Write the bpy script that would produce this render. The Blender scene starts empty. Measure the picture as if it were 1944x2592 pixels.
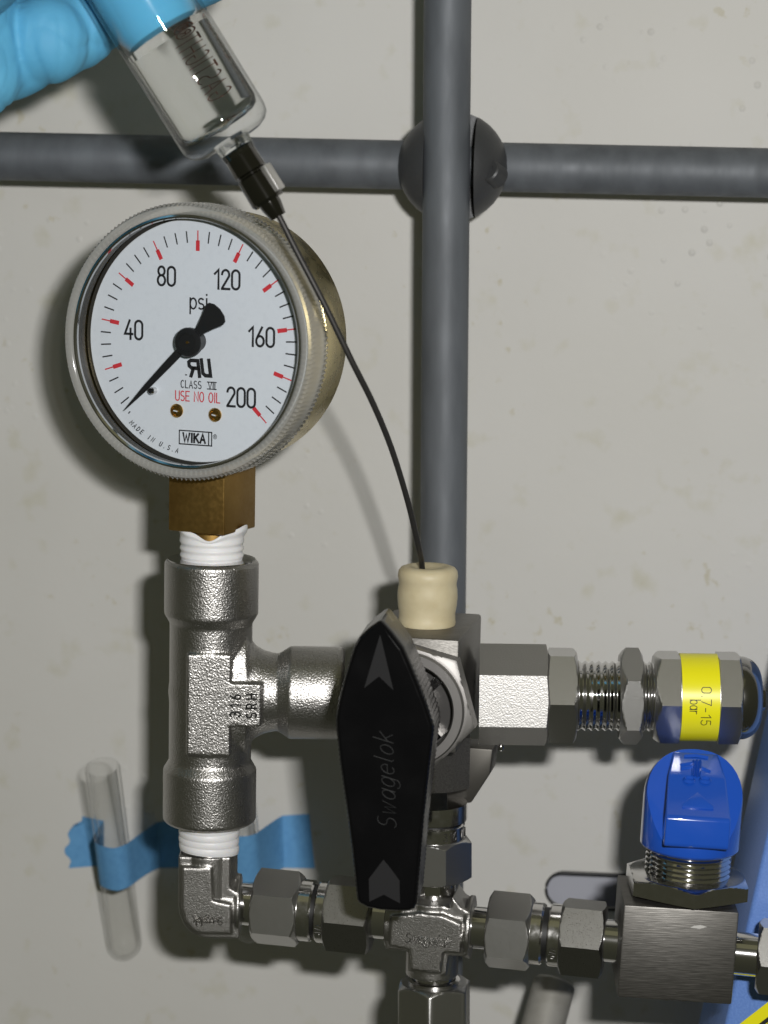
import bpy, bmesh, math, random
from mathutils import Vector, Matrix, noise
from mathutils.bvhtree import BVHTree

random.seed(7)
MM = 0.001
SC = bpy.context.scene
COL = SC.collection
R = math.radians

# ------------------------------------------------------------------ camera
FPX, IW, IH = 6117.0, 1944, 2592          # focal length in photo pixels, photo size
PITCH, ROLL, DIST = 8.5, 1.15, 600.0      # degrees, degrees, millimetres
_f = Vector((0, math.cos(R(PITCH)), -math.sin(R(PITCH))))
_u0 = Vector((0, math.sin(R(PITCH)), math.cos(R(PITCH))))
_r0 = Vector((1, 0, 0))
CR = _r0 * math.cos(R(ROLL)) + _u0 * math.sin(R(ROLL))
CU = -_r0 * math.sin(R(ROLL)) + _u0 * math.cos(R(ROLL))
CF = _f
CC = -CF * DIST
cam = bpy.data.objects.new('camera', bpy.data.cameras.new('camera'))
COL.objects.link(cam)
m = Matrix((CR, CU, -CF)).transposed().to_4x4()
m.translation = CC * MM
cam.matrix_world = m
cam.data.sensor_fit = 'VERTICAL'
cam.data.sensor_height = 36
cam.data.lens = 36 * FPX / IH
cam.data.clip_start, cam.data.clip_end = 0.02, 20
cam.data.dof.use_dof = True
cam.data.dof.focus_distance = 0.592
cam.data.dof.aperture_fstop = 15
SC.camera = cam

# ------------------------------------------------------------------ light
world = bpy.data.worlds.new('World'); SC.world = world; world.use_nodes = True
wn = world.node_tree.nodes; wl = world.node_tree.links
bg = wn['Background']
tc = wn.new('ShaderNodeTexCoord'); sep = wn.new('ShaderNodeSeparateXYZ')
ramp = wn.new('ShaderNodeValToRGB')
mr = wn.new('ShaderNodeMapRange'); mr.inputs[1].default_value = -1; mr.inputs[2].default_value = 1
wl.new(tc.outputs['Generated'], sep.inputs[0]); wl.new(sep.outputs[2], mr.inputs[0])
wl.new(mr.outputs[0], ramp.inputs[0]); wl.new(ramp.outputs[0], bg.inputs[0])
ramp.color_ramp.elements[0].color = (0.40, 0.41, 0.29, 1)     # room: dim floor, paler ceiling
ramp.color_ramp.elements[1].color = (0.80, 0.79, 0.50, 1)
bg.inputs[1].default_value = 0.095

def area(name, loc_mm, target_mm, sx, sy, watts, col, shape='RECTANGLE'):
    d = bpy.data.lights.new(name, 'AREA'); d.shape = shape; d.size = sx; d.size_y = sy
    d.energy = watts; d.color = col
    o = bpy.data.objects.new(name, d); COL.objects.link(o)
    o.location = Vector(loc_mm) * MM
    o.rotation_euler = (Vector(target_mm) - Vector(loc_mm)).to_track_quat('-Z', 'Y').to_euler()
    return o
# the camera's own flash, up and to the right of the lens
area('camera_flash', CC + CR * 52 + CU * 42, (-15, 30, -45), 0.026, 0.014, 2.95, (1.0, 0.985, 0.965))
# unseen fill lamp, added for warm metal reflections (behind and above the camera)
area('warm_fill_lamp', (-250, -900, 1500), (0, 0, 0), 1.6, 0.8, 0.42, (1.0, 0.94, 0.52))
SC.view_settings.view_transform = 'Standard'
SC.view_settings.look = 'None'
SC.view_settings.exposure = 0.0
SC.view_settings.gamma = 1.0
SC.cycles.max_bounces = 12
SC.cycles.transparent_max_bounces = 16
SC.cycles.transmission_bounces = 12
SC.cycles.caustics_refractive = True
SC.cycles.sample_clamp_indirect = 6.0

# ------------------------------------------------------------------ pixel helpers (mm)
def ray(px, py):
    return CF * FPX + CR * (px - IW / 2) - CU * (py - IH / 2)
def P(px, py, y):
    d = ray(px, py); return CC + d * ((y - CC.y) / d.y)
def proj(p):
    d = p - CC; w = d.dot(CF)
    return IW / 2 + FPX * d.dot(CR) / w, IH / 2 - FPX * d.dot(CU) / w
def mmpx(p):
    return (p - CC).dot(CF) / FPX
def t_at(A, B, px=None, py=None):
    lo, hi = -3.0, 4.0
    i = 0 if px is not None else 1; v = px if px is not None else py
    s = 1 if proj(A.lerp(B, hi))[i] > proj(A.lerp(B, lo))[i] else -1
    for _ in range(60):
        mid = (lo + hi) / 2
        if (proj(A + (B - A) * mid)[i] - v) * s < 0: lo = mid
        else: hi = mid
    return lo * (B - A).length
X_TEE = P(533, 1749, 0).x
WYAW = R(6.0)
W0 = Vector((X_TEE, 80, 0)); WN = Vector((-math.sin(WYAW), -math.cos(WYAW), 0)); WU = Vector((math.cos(WYAW), -math.sin(WYAW), 0))
def PW(px, py, off=0):
    d = ray(px, py); o = W0 + WN * off
    return CC + d * ((o - CC).dot(WN) / d.dot(WN))
def axis(A, B):
    z = (B - A).normalized(); f = Vector((0, -1, 0)); x = (f - z * f.dot(z)).normalized(); y = z.cross(x)
    mt = Matrix((x, y, z)).transposed().to_4x4(); mt.translation = A; return mt
def frame(o, yaw=0.0):            # x right, y back, z up, turned about z; positive yaw = right side nearer
    mt = Matrix.Rotation(R(-yaw), 4, 'Z'); mt.translation = o; return mt

# ------------------------------------------------------------------ materials
def newmat(name):
    mt = bpy.data.materials.new(name); mt.use_nodes = True
    return mt, mt.node_tree.nodes, mt.node_tree.links, mt.node_tree.nodes['Principled BSDF']
def mat(name, col, rough=0.5, metal=0.0, bump=None, var=None, coat=0.0, sss=0.0, spec=None, rvar=None, stretch=None, trans=0.0, ior=None):
    """bump=(scale, strength), var=(scale, second colour, contrast lo, hi), stretch = coordinate scaling"""
    mt, n, l, b = newmat(name)
    b.inputs['Base Color'].default_value = (*col, 1); b.inputs['Roughness'].default_value = rough
    b.inputs['Metallic'].default_value = metal; b.inputs['Coat Weight'].default_value = coat
    b.inputs['Transmission Weight'].default_value = trans
    if ior: b.inputs['IOR'].default_value = ior
    if spec is not None: b.inputs['Specular IOR Level'].default_value = spec
    if sss:
        b.inputs['Subsurface Weight'].default_value = sss; b.inputs['Subsurface Radius'].default_value = (1, .8, .6)
        b.inputs['Subsurface Scale'].default_value = 0.0012
    co = n.new('ShaderNodeTexCoord').outputs['Object']
    if stretch:
        mp = n.new('ShaderNodeMapping'); mp.inputs['Scale'].default_value = stretch
        l.new(co, mp.inputs[0]); co = mp.outputs[0]
    def nz(scale, det=3):
        t = n.new('ShaderNodeTexNoise'); t.inputs['Scale'].default_value = scale; t.inputs['Detail'].default_value = det
        l.new(co, t.inputs['Vector']); return t.outputs['Fac']
    if var:
        r = n.new('ShaderNodeValToRGB'); l.new(nz(var[0], 5), r.inputs[0])
        r.color_ramp.elements[0].position = var[2]; r.color_ramp.elements[1].position = var[3]
        r.color_ramp.elements[0].color = (*col, 1); r.color_ramp.elements[1].color = (*var[1], 1)
        l.new(r.outputs[0], b.inputs['Base Color'])
    if rvar:
        q = n.new('ShaderNodeMapRange'); l.new(nz(rvar[0], 4), q.inputs[0])
        q.inputs[1].default_value = .3; q.inputs[2].default_value = .7
        q.inputs[3].default_value = rvar[1]; q.inputs[4].default_value = rvar[2]
        l.new(q.outputs[0], b.inputs['Roughness'])
    if bump:
        bp = n.new('ShaderNodeBump'); bp.inputs['Strength'].default_value = bump[1]
        bp.inputs['Distance'].default_value = bump[2] if len(bump) > 2 else 0.0002
        l.new(nz(bump[0], 2), bp.inputs['Height']); l.new(bp.outputs[0], b.inputs['Normal'])
    return mt
M = {}
M['cast'] = mat('cast_stainless_steel', (.46, .45, .435), .34, 1, bump=(2300, .72, .00021), rvar=(4200, .26, .44))
M['forge'] = mat('forged_stainless_steel', (.40, .39, .375), .36, 1, bump=(3400, .6, .00014), rvar=(4200, .28, .46))
M['hexsteel'] = mat('satin_steel', (.52, .515, .505), .32, 1, bump=(6500, .30, .00006), rvar=(5200, .28, .36))
M['steel'] = mat('machined_steel', (.62, .61, .60), .16, 1, bump=(1500, .12, .00005), rvar=(600, .10, .22))
M['brushed'] = mat('brushed_steel', (.25, .24, .225), .5, 1, bump=(700, .35, .0001), stretch=(.25, 6, 6), var=(900, (.15, .145, .135), .35, .65))
M['hexdark'] = mat('dark_satin_steel', (.33, .325, .315), .32, 1, bump=(5200, .40, .00007), rvar=(4200, .26, .38))
M['castfine'] = mat('fine_cast_steel', (.50, .49, .475), .42, 1, bump=(2600, .40, .00016), rvar=(4200, .36, .50))
M['turned'] = mat('turned_steel', (.30, .29, .28), .50, 1, bump=(4200, .3, .00006))
M['chrome'] = mat('bright_chrome', (.62, .615, .61), .10, 1)
M['darkchrome'] = mat('dark_chrome', (.36, .355, .35), .14, 1)
M['luer'] = mat('dark_plated_luer', (.17, .165, .16), .07, 1)
M['wing'] = mat('bright_wing', (.80, .79, .78), .42, 1)
M['lug'] = mat('dull_lug', (.10, .095, .085), .5, .8)
M['scratch'] = mat('bare_scratch', (.55, .54, .52), .6)
M['darkgroove'] = mat('dark_groove', (.02, .02, .02), .5)
M['rod'] = mat('dull_anodised_rod', (.135, .148, .165), .6, .2, var=(160, (.10, .11, .123), .38, .68), rvar=(240, .52, .66), bump=(900, .12, .0001), stretch=(1, 1, .25))
M['clamp'] = mat('cast_clamp', (.06, .062, .065), .45, .3, bump=(1200, .3, .0002))
M['brass'] = mat('polished_brass', (.74, .63, .34), .26, 1, var=(60, (.62, .51, .25), .35, .7), rvar=(300, .22, .34))
M['oldbrass'] = mat('tarnished_brass', (.40, .25, .075), .40, .9, var=(90, (.31, .18, .05), .35, .7), rvar=(900, .34, .48), bump=(3000, .15, .00006))
M['screwbrass'] = mat('brass_screw', (.55, .33, .08), .25, 1)
M['dial'] = mat('white_enamel_dial', (.70, .755, .82), .35, var=(700, (.66, .715, .78), .5, .8))
M['black'] = mat('black_print', (.012, .013, .016), .5)
M['blackmetal'] = mat('black_pointer', (.010, .011, .013), .38)
M['red'] = mat('red_print', (.62, .035, .05), .5)
M['handle'] = mat('black_nylon', (.0035, .0035, .004), .22, rvar=(120, .17, .28), spec=.2)
M['arrow'] = mat('grey_arrow', (.017, .017, .018), .7, spec=.2)
M['engrave'] = mat('scuffed_lettering', (.030, .031, .032), .45)
M['stamp'] = mat('stamped_lettering', (.16, .155, .15), .4, 1)
M['septum'] = mat('cream_rubber', (.62, .545, .36), .48, sss=.25, var=(250, (.56, .48, .30), .4, .75), bump=(600, .1, .0002))
M['ptfe'] = mat('white_ptfe', (.84, .84, .85), .45, sss=.3, bump=(500, .12, .0002))
M['knob'] = mat('blue_knob_plastic', (.012, .085, .50), .15, coat=1.0, rvar=(150, .13, .24), bump=(800, .05, .0001))
M['case'] = mat('blue_hammered_paint', (.13, .25, .62), .38, var=(1800, (.17, .31, .70), .4, .7), bump=(1500, .25, .0001))
M['glove'] = mat('blue_nitrile', (.115, .43, .66), .68, bump=(330, .18, .0004), sss=.1, var=(60, (.09, .37, .61), .4, .7))
M['tape'] = mat('blue_masking_tape', (.12, .33, .60), .75, bump=(2500, .35, .0002), var=(500, (.10, .29, .55), .4, .7))
M['yellow'] = mat('yellow_label', (.90, .84, .012), .35)
M['plunger'] = mat('refracted_blue_plunger', (.14, .52, .82), .10, sss=.3, coat=.6)  # glove's blue, refracted through the glass, put into the colour
M['brown'] = mat('red_brown_print', (.10, .028, .018), .5)
M['gasket'] = mat('black_rubber_ring', (.01, .01, .01), .5)  # also colours the shade line round the wall slot
M['duct'] = mat('duct_panel_paint', (.40, .41, .46), .5)
M['greyrod'] = mat('worn_grey_rod', (.34, .33, .30), .5, .2, var=(140, (.26, .25, .22), .4, .7), bump=(900, .2, .0002))

def wall_mat():
    mt, n, l, b = newmat('painted_hood_panel')
    co = n.new('ShaderNodeTexCoord').outputs['Object']
    def nz(s, d=4, rough=.5):
        t = n.new('ShaderNodeTexNoise'); t.inputs['Scale'].default_value = s; t.inputs['Detail'].default_value = d
        t.inputs['Roughness'].default_value = rough; l.new(co, t.inputs['Vector']); return t.outputs['Fac']
    def ramp_(src, p0, p1, c0, c1):
        r = n.new('ShaderNodeValToRGB'); l.new(src, r.inputs[0])
        r.color_ramp.elements[0].position, r.color_ramp.elements[1].position = p0, p1
        r.color_ramp.elements[0].color, r.color_ramp.elements[1].color = c0, c1; return r.outputs[0]
    base = ramp_(nz(14, 5), .35, .7, (.575, .567, .535, 1), (.612, .604, .577, 1))
    def mix(a, c, fac):
        mx = n.new('ShaderNodeMix'); mx.data_type = 'RGBA'; l.new(fac, mx.inputs[0])
        l.new(a, mx.inputs[6]); mx.inputs[7].default_value = c; return mx.outputs[2]
    stain = ramp_(nz(105, 3), .60, .78, (0, 0, 0, 1), (.5, .5, .5, 1))
    c = mix(base, (.47, .45, .32, 1), stain)
    spots = ramp_(nz(240, 3), .645, .72, (0, 0, 0, 1), (.6, .6, .6, 1))
    patch = ramp_(nz(22, 2), .48, .62, (0, 0, 0, 1), (1, 1, 1, 1))
    mm = n.new('ShaderNodeMath'); mm.operation = 'MULTIPLY'; l.new(spots, mm.inputs[0]); l.new(patch, mm.inputs[1])
    c = mix(c, (.44, .40, .26, 1), mm.outputs[0])
    l.new(c, b.inputs['Base Color'])
    b.inputs['Roughness'].default_value = .55
    vo = n.new('ShaderNodeTexVoronoi'); vo.inputs['Scale'].default_value = 210; l.new(co, vo.inputs['Vector'])
    drops = ramp_(vo.outputs['Distance'], .05, .22, (1, 1, 1, 1), (0, 0, 0, 1))
    mask = ramp_(nz(9, 2), .55, .66, (0, 0, 0, 1), (1, 1, 1, 1))
    mul = n.new('ShaderNodeMath'); mul.operation = 'MULTIPLY'; l.new(drops, mul.inputs[0]); l.new(mask, mul.inputs[1])
    b1 = n.new('ShaderNodeBump'); b1.inputs['Strength'].default_value = .6; b1.inputs['Distance'].default_value = .0007
    l.new(mul.outputs[0], b1.inputs['Height'])
    b2 = n.new('ShaderNodeBump'); b2.inputs['Strength'].default_value = .10; b2.inputs['Distance'].default_value = .0005
    l.new(nz(330, 3), b2.inputs['Height']); l.new(b1.outputs[0], b2.inputs['Normal'])
    l.new(b2.outputs[0], b.inputs['Normal'])
    return mt
M['wall'] = wall_mat()

def thin_glass(name, tint, refl=.04, rough=.02, body=0.0, bodycol=(.6, .6, .56), edge=.55, epow=2.2):
    """clear thin-walled material: see-through, with Fresnel gloss and a little body towards grazing edges"""
    mt, n, l, b = newmat(name); n.remove(b)
    out = n['Material Output']
    tr = n.new('ShaderNodeBsdfTransparent'); tr.inputs[0].default_value = (*tint, 1)
    dk = n.new('ShaderNodeBsdfTransparent'); dk.inputs[0].default_value = (*[c * (1 - edge) for c in tint], 1)
    gl = n.new('ShaderNodeBsdfGlossy'); gl.inputs['Roughness'].default_value = rough
    df = n.new('ShaderNodeBsdfDiffuse'); df.inputs[0].default_value = (*bodycol, 1)
    lw = n.new('ShaderNodeLayerWeight'); lw.inputs[0].default_value = .30
    p5 = n.new('ShaderNodeMath'); p5.operation = 'POWER'; p5.inputs[1].default_value = 5.0
    lf = n.new('ShaderNodeLayerWeight'); lf.inputs[0].default_value = .5; l.new(lf.outputs['Facing'], p5.inputs[0])
    fr = n.new('ShaderNodeMath'); fr.operation = 'MULTIPLY_ADD'; fr.inputs[1].default_value = .8; fr.inputs[2].default_value = refl
    l.new(p5.outputs[0], fr.inputs[0])
    pw = n.new('ShaderNodeMath'); pw.operation = 'POWER'; pw.inputs[1].default_value = epow; l.new(lw.outputs['Facing'], pw.inputs[0])
    m0 = n.new('ShaderNodeMixShader'); l.new(pw.outputs[0], m0.inputs[0]); l.new(tr.outputs[0], m0.inputs[1]); l.new(dk.outputs[0], m0.inputs[2])
    m1 = n.new('ShaderNodeMixShader'); m1.inputs[0].default_value = body; l.new(m0.outputs[0], m1.inputs[1]); l.new(df.outputs[0], m1.inputs[2])
    m2 = n.new('ShaderNodeMixShader'); l.new(fr.outputs[0], m2.inputs[0]); l.new(m1.outputs[0], m2.inputs[1]); l.new(gl.outputs[0], m2.inputs[2])
    l.new(m2.outputs[0], out.inputs[0])
    return mt
M['tubeglass'] = thin_glass('test_tube_glass', (.995, .995, .992), rough=.03, edge=.42, epow=3.0)
M['barrelglass'] = thin_glass('syringe_barrel_glass', (.985, .99, .988), rough=.01, edge=.6)
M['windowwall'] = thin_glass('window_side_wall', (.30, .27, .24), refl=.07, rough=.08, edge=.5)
M['window'] = thin_glass('clear_gauge_window', (.985, .985, .985), rough=.01, edge=.2)
M['bezel'] = thin_glass('clear_knurled_plastic', (.95, .945, .92), rough=.10, body=.44, bodycol=(.56, .56, .54), edge=.4)
def glass(name, ior, col=(1, 1, 1)):
    mt, n, l, b = newmat(name)
    b.inputs['Base Color'].default_value = (*col, 1); b.inputs['Transmission Weight'].default_value = 1
    b.inputs['Roughness'].default_value = 0.0; b.inputs['IOR'].default_value = ior
    return mt
M['glass'] = glass('syringe_glass', 1.47, (.97, .99, .985))
M['liquid'] = glass('clear_liquid', 1.29, (.99, .99, .98))

# ------------------------------------------------------------------ mesh builder
class MB:
    def __init__(s): s.v = []; s.f = []
    def add(s, v, f, mt=None):
        o = len(s.v)
        s.v += [(mt @ Vector(p)) if mt else Vector(p) for p in v]
        s.f += [[i + o for i in q] for q in f]; return s
    def lathe(s, prof, mt=None, n=64, rfun=None, zfun=None):
        v, f, rings = [], [], []
        for (r, z) in prof:
            if r <= 1e-6: rings.append([len(v)]); v.append((0, 0, z))
            else:
                base = len(v)
                for k in range(n):
                    a = 2 * math.pi * k / n
                    rr = rfun(r, z, a) if rfun else r
                    zz = zfun(r, z, a) if zfun else z
                    v.append((rr * math.cos(a), rr * math.sin(a), zz))
                rings.append(list(range(base, base + n)))
        for a, b in zip(rings[:-1], rings[1:]):
            for k in range(n):
                k2 = (k + 1) % n
                if len(a) == 1 and len(b) == 1: continue
                if len(a) == 1: f.append([a[0], b[k2], b[k]])
                elif len(b) == 1: f.append([a[k], a[k2], b[0]])
                else: f.append([a[k], a[k2], b[k2], b[k]])
        return s.add(v, f, mt)
    def hexbar(s, z0, z1, Rc, mt=None, phase=0, c0=1.0, c1=1.0, bore=0.0, sides=6):
        n = sides * 16; ap = Rc * math.cos(math.pi / sides)
        prof = []
        K = 5
        if c0: prof += [(ap * .97 + (Rc * 1.001 - ap * .97) * k / K, z0 + c0 * .58 * k / K) for k in range(K + 1)]
        else: prof += [(Rc, z0)]
        if c1: prof += [(ap * .97 + (Rc * 1.001 - ap * .97) * (K - k) / K, z1 - c1 * .58 * (K - k) / K) for k in range(K + 1)]
        else: prof += [(Rc, z1)]
        def hx(r, z, a):
            q = (a - R(phase)) % (2 * math.pi / sides) - math.pi / sides
            return min(r, ap / math.cos(q))
        off = R(phase)
        mt2 = (mt or Matrix()) @ Matrix.Rotation(0, 4, 'Z')
        # sample so that corners are hit exactly
        v, f = [], []
        for (r, z) in prof:
            for k in range(n):
                a = off + 2 * math.pi * k / n
                rr = hx(r, z, a); v.append((rr * math.cos(a), rr * math.sin(a), z))
        for i in range(len(prof) - 1):
            for k in range(n):
                k2 = (k + 1) % n
                f.append([i * n + k, i * n + k2, (i + 1) * n + k2, (i + 1) * n + k])
        if bore:
            o = len(v)
            for z in (z0, z1): v += [(bore * math.cos(off + 2 * math.pi * k / n), bore * math.sin(off + 2 * math.pi * k / n), z) for k in range(n)]
            for k in range(n):
                k2 = (k + 1) % n; e = (len(prof) - 1) * n
                f += [[k2, k, o + k, o + k2], [e + k, e + k2, o + n + k2, o + n + k], [o + k, o + n + k, o + n + k2, o + k2]]
        else:
            f.append(list(range(n - 1, -1, -1))); f.append([(len(prof) - 1) * n + k for k in range(n)])
        return s.add(v, f, mt2)
    def box(s, x0, x1, y0, y1, z0, z1, mt=None):
        v = [(x0, y0, z0), (x1, y0, z0), (x1, y1, z0), (x0, y1, z0), (x0, y0, z1), (x1, y0, z1), (x1, y1, z1), (x0, y1, z1)]
        return s.add(v, [[3, 2, 1, 0], [4, 5, 6, 7], [0, 1, 5, 4], [1, 2, 6, 5], [2, 3, 7, 6], [3, 0, 4, 7]], mt)
    def prism(s, poly, d0, d1, mt=None):      # polygon in local (x, z), extruded along local y from d0 (front) to d1
        n = len(poly)
        v = [(x, d0, z) for x, z in poly] + [(x, d1, z) for x, z in poly]
        f = [list(range(n)), list(range(2 * n - 1, n - 1, -1))] + [[(k + 1) % n, k, k + n, (k + 1) % n + n] for k in range(n)]
        return s.add(v, f, mt)
    def tube(s, pts, rad, n=12, caps=True, up=Vector((0, 0, 1))):
        pts = [Vector(p) for p in pts]; rings = []; v = []; f = []
        for i, p in enumerate(pts):
            t = (pts[min(i + 1, len(pts) - 1)] - pts[max(i - 1, 0)]).normalized()
            a = t.cross(up); a = a.normalized() if a.length > 1e-4 else t.cross(Vector((1, 0, 0))).normalized()
            b = t.cross(a).normalized(); r = rad[i] if isinstance(rad, (list, tuple)) else rad
            rings.append(len(v)); v += [p + (a * math.cos(2 * math.pi * k / n) + b * math.sin(2 * math.pi * k / n)) * r for k in range(n)]
        for i in range(len(pts) - 1):
            for k in range(n):
                k2 = (k + 1) % n; f.append([rings[i] + k, rings[i] + k2, rings[i + 1] + k2, rings[i + 1] + k])
        if caps: f.append([rings[0] + k for k in range(n)][::-1]); f.append([rings[-1] + k for k in range(n)])
        return s.add(v, f)
    def ball(s, c, r, mt=None, sc=(1, 1, 1), n=24):
        prof = [(0, -1)] + [(math.cos(R(a)), math.sin(R(a))) for a in range(-80, 81, 10)] + [(0, 1)]
        t = Matrix.Translation(Vector(c)) @ Matrix.Diagonal((r * sc[0], r * sc[1], r * sc[2], 1))
        return s.lathe(prof, (mt or Matrix()) @ t, n)
    def ribbon(s, pts, w, mt, ridge=0.0, lift=0.0):     # stroke in local (x, y), raised along local z
        pts = [Vector((p[0], p[1], 0)) for p in pts]
        q = [pts[0]]
        for p in pts[1:]:
            if (p - q[-1]).length > 1e-4: q.append(p)
        pts = q
        if len(pts) < 2: return s
        closed = (pts[0] - pts[-1]).length < 1e-3
        if closed: pts = pts[:-1]
        n = len(pts); v = []; f = []
        for i, p in enumerate(pts):
            a = pts[(i - 1) % n] if (closed or i > 0) else p; b = pts[(i + 1) % n] if (closed or i < n - 1) else p
            d1 = (p - a).normalized() if (p - a).length > 1e-6 else (b - p).normalized()
            d2 = (b - p).normalized() if (b - p).length > 1e-6 else d1
            t = (d1 + d2); t = t.normalized() if t.length > 1e-3 else d1
            nn = Vector((-t.y, t.x, 0)); c = max(.5, nn.dot(Vector((-d1.y, d1.x, 0))))
            e = nn * (w / 2 / c)
            pp = p.copy()
            if not closed and i == 0: pp -= t * w * .45
            if not closed and i == n - 1: pp += t * w * .45
            v += [pp + e + Vector((0, 0, lift)), pp + Vector((0, 0, lift + ridge)), pp - e + Vector((0, 0, lift))]
        for i in range(n if closed else n - 1):
            j = (i + 1) % n
            f += [[3 * i, 3 * j, 3 * j + 1, 3 * i + 1][::-1], [3 * i + 1, 3 * j + 1, 3 * j + 2, 3 * i + 2][::-1]]
        return s.add(v, f, mt)

def finish(name, mb_or_data, material, parent=None, smooth=32, bevel=0.0, seg=2, warp=None, recalc=True):
    v, f = (mb_or_data.v, mb_or_data.f) if isinstance(mb_or_data, MB) else mb_or_data
    bm = bmesh.new()
    vs = [bm.verts.new(p) for p in v]
    for q in f:
        try: bm.faces.new([vs[i] for i in q])
        except ValueError: pass
    bmesh.ops.remove_doubles(bm, verts=bm.verts, dist=1e-4)
    if recalc: bmesh.ops.recalc_face_normals(bm, faces=bm.faces)
    if bevel:
        es = [e for e in bm.edges if len(e.link_faces) == 2 and e.calc_face_angle(0) > R(25)]
        bmesh.ops.bevel(bm, geom=es, offset=bevel, segments=seg, profile=.5, affect='EDGES', clamp_overlap=True)
    if warp:
        for q in bm.verts: q.co = warp(q.co)
    org = (parent['_o'] if parent is not None else None)
    base = Vector(org) if org is not None else None
    if base is None:
        lo = [min(q.co[i] for q in bm.verts) for i in range(3)]; hi = [max(q.co[i] for q in bm.verts) for i in range(3)]
        base = Vector(((lo[0] + hi[0]) / 2, (lo[1] + hi[1]) / 2, lo[2]))
    for q in bm.verts: q.co = (q.co - base) * MM
    for fc in bm.faces: fc.smooth = True
    for e in bm.edges:
        if len(e.link_faces) == 2 and e.calc_face_angle(0) > R(smooth): e.smooth = False
    me = bpy.data.meshes.new(name); bm.to_mesh(me); bm.free()
    me.materials.append(M[material] if isinstance(material, str) else material)
    o = bpy.data.objects.new(name, me); COL.objects.link(o)
    o['_o'] = tuple(base)
    if parent is not None: o.parent = parent
    else: o.location = base * MM
    return o
def thing(name, base, label, cat, group=None):
    o = bpy.data.objects.new(name, None); COL.objects.link(o)
    o.empty_display_size = .01; o.location = Vector(base) * MM; o['_o'] = tuple(base)
    return tag(o, label, cat, group)
def tag(o, label=None, cat=None, group=None, kind=None):
    for k, val in (('label', label), ('category', cat), ('group', group), ('kind', kind)):
        if val: o[k] = val
    return o
def evaluate(mb, mods):
    me = bpy.data.meshes.new('tmp'); me.from_pydata([tuple(p) for p in mb.v], [], mb.f); me.update()
    bm = bmesh.new(); bm.from_mesh(me); bmesh.ops.remove_doubles(bm, verts=bm.verts, dist=1e-4)
    bmesh.ops.recalc_face_normals(bm, faces=bm.faces); bm.to_mesh(me); bm.free()
    o = bpy.data.objects.new('tmp', me); COL.objects.link(o); trash = [o]
    for kind, kw in mods:
        md = o.modifiers.new(kind, kind)
        for k, val in kw.items():
            if isinstance(val, MB):
                m2 = bpy.data.meshes.new('tmpc'); m2.from_pydata([tuple(p) for p in val.v], [], val.f); m2.update()
                bm = bmesh.new(); bm.from_mesh(m2); bmesh.ops.remove_doubles(bm, verts=bm.verts, dist=1e-4)
                bmesh.ops.recalc_face_normals(bm, faces=bm.faces); bm.to_mesh(m2); bm.free()
                val = bpy.data.objects.new('tmpc', m2); COL.objects.link(val); trash.append(val)
            setattr(md, k, val)
    dg = bpy.context.evaluated_depsgraph_get(); ev = o.evaluated_get(dg); em = ev.to_mesh()
    out = ([v.co.copy() for v in em.vertices], [list(p.vertices) for p in em.polygons])
    ev.to_mesh_clear()
    for t in trash:
        me_ = t.data; bpy.data.objects.remove(t); bpy.data.meshes.remove(me_)
    return out
def fuse(mb, vox=.32, it=6, fac=.5):
    return evaluate(mb, [('REMESH', dict(mode='VOXEL', voxel_size=vox)), ('SMOOTH', dict(factor=fac, iterations=it))])
def cut(mb, *cutters):
    return evaluate(mb, [('BOOLEAN', dict(operation='DIFFERENCE', solver='EXACT', object=c)) for c in cutters])

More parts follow.
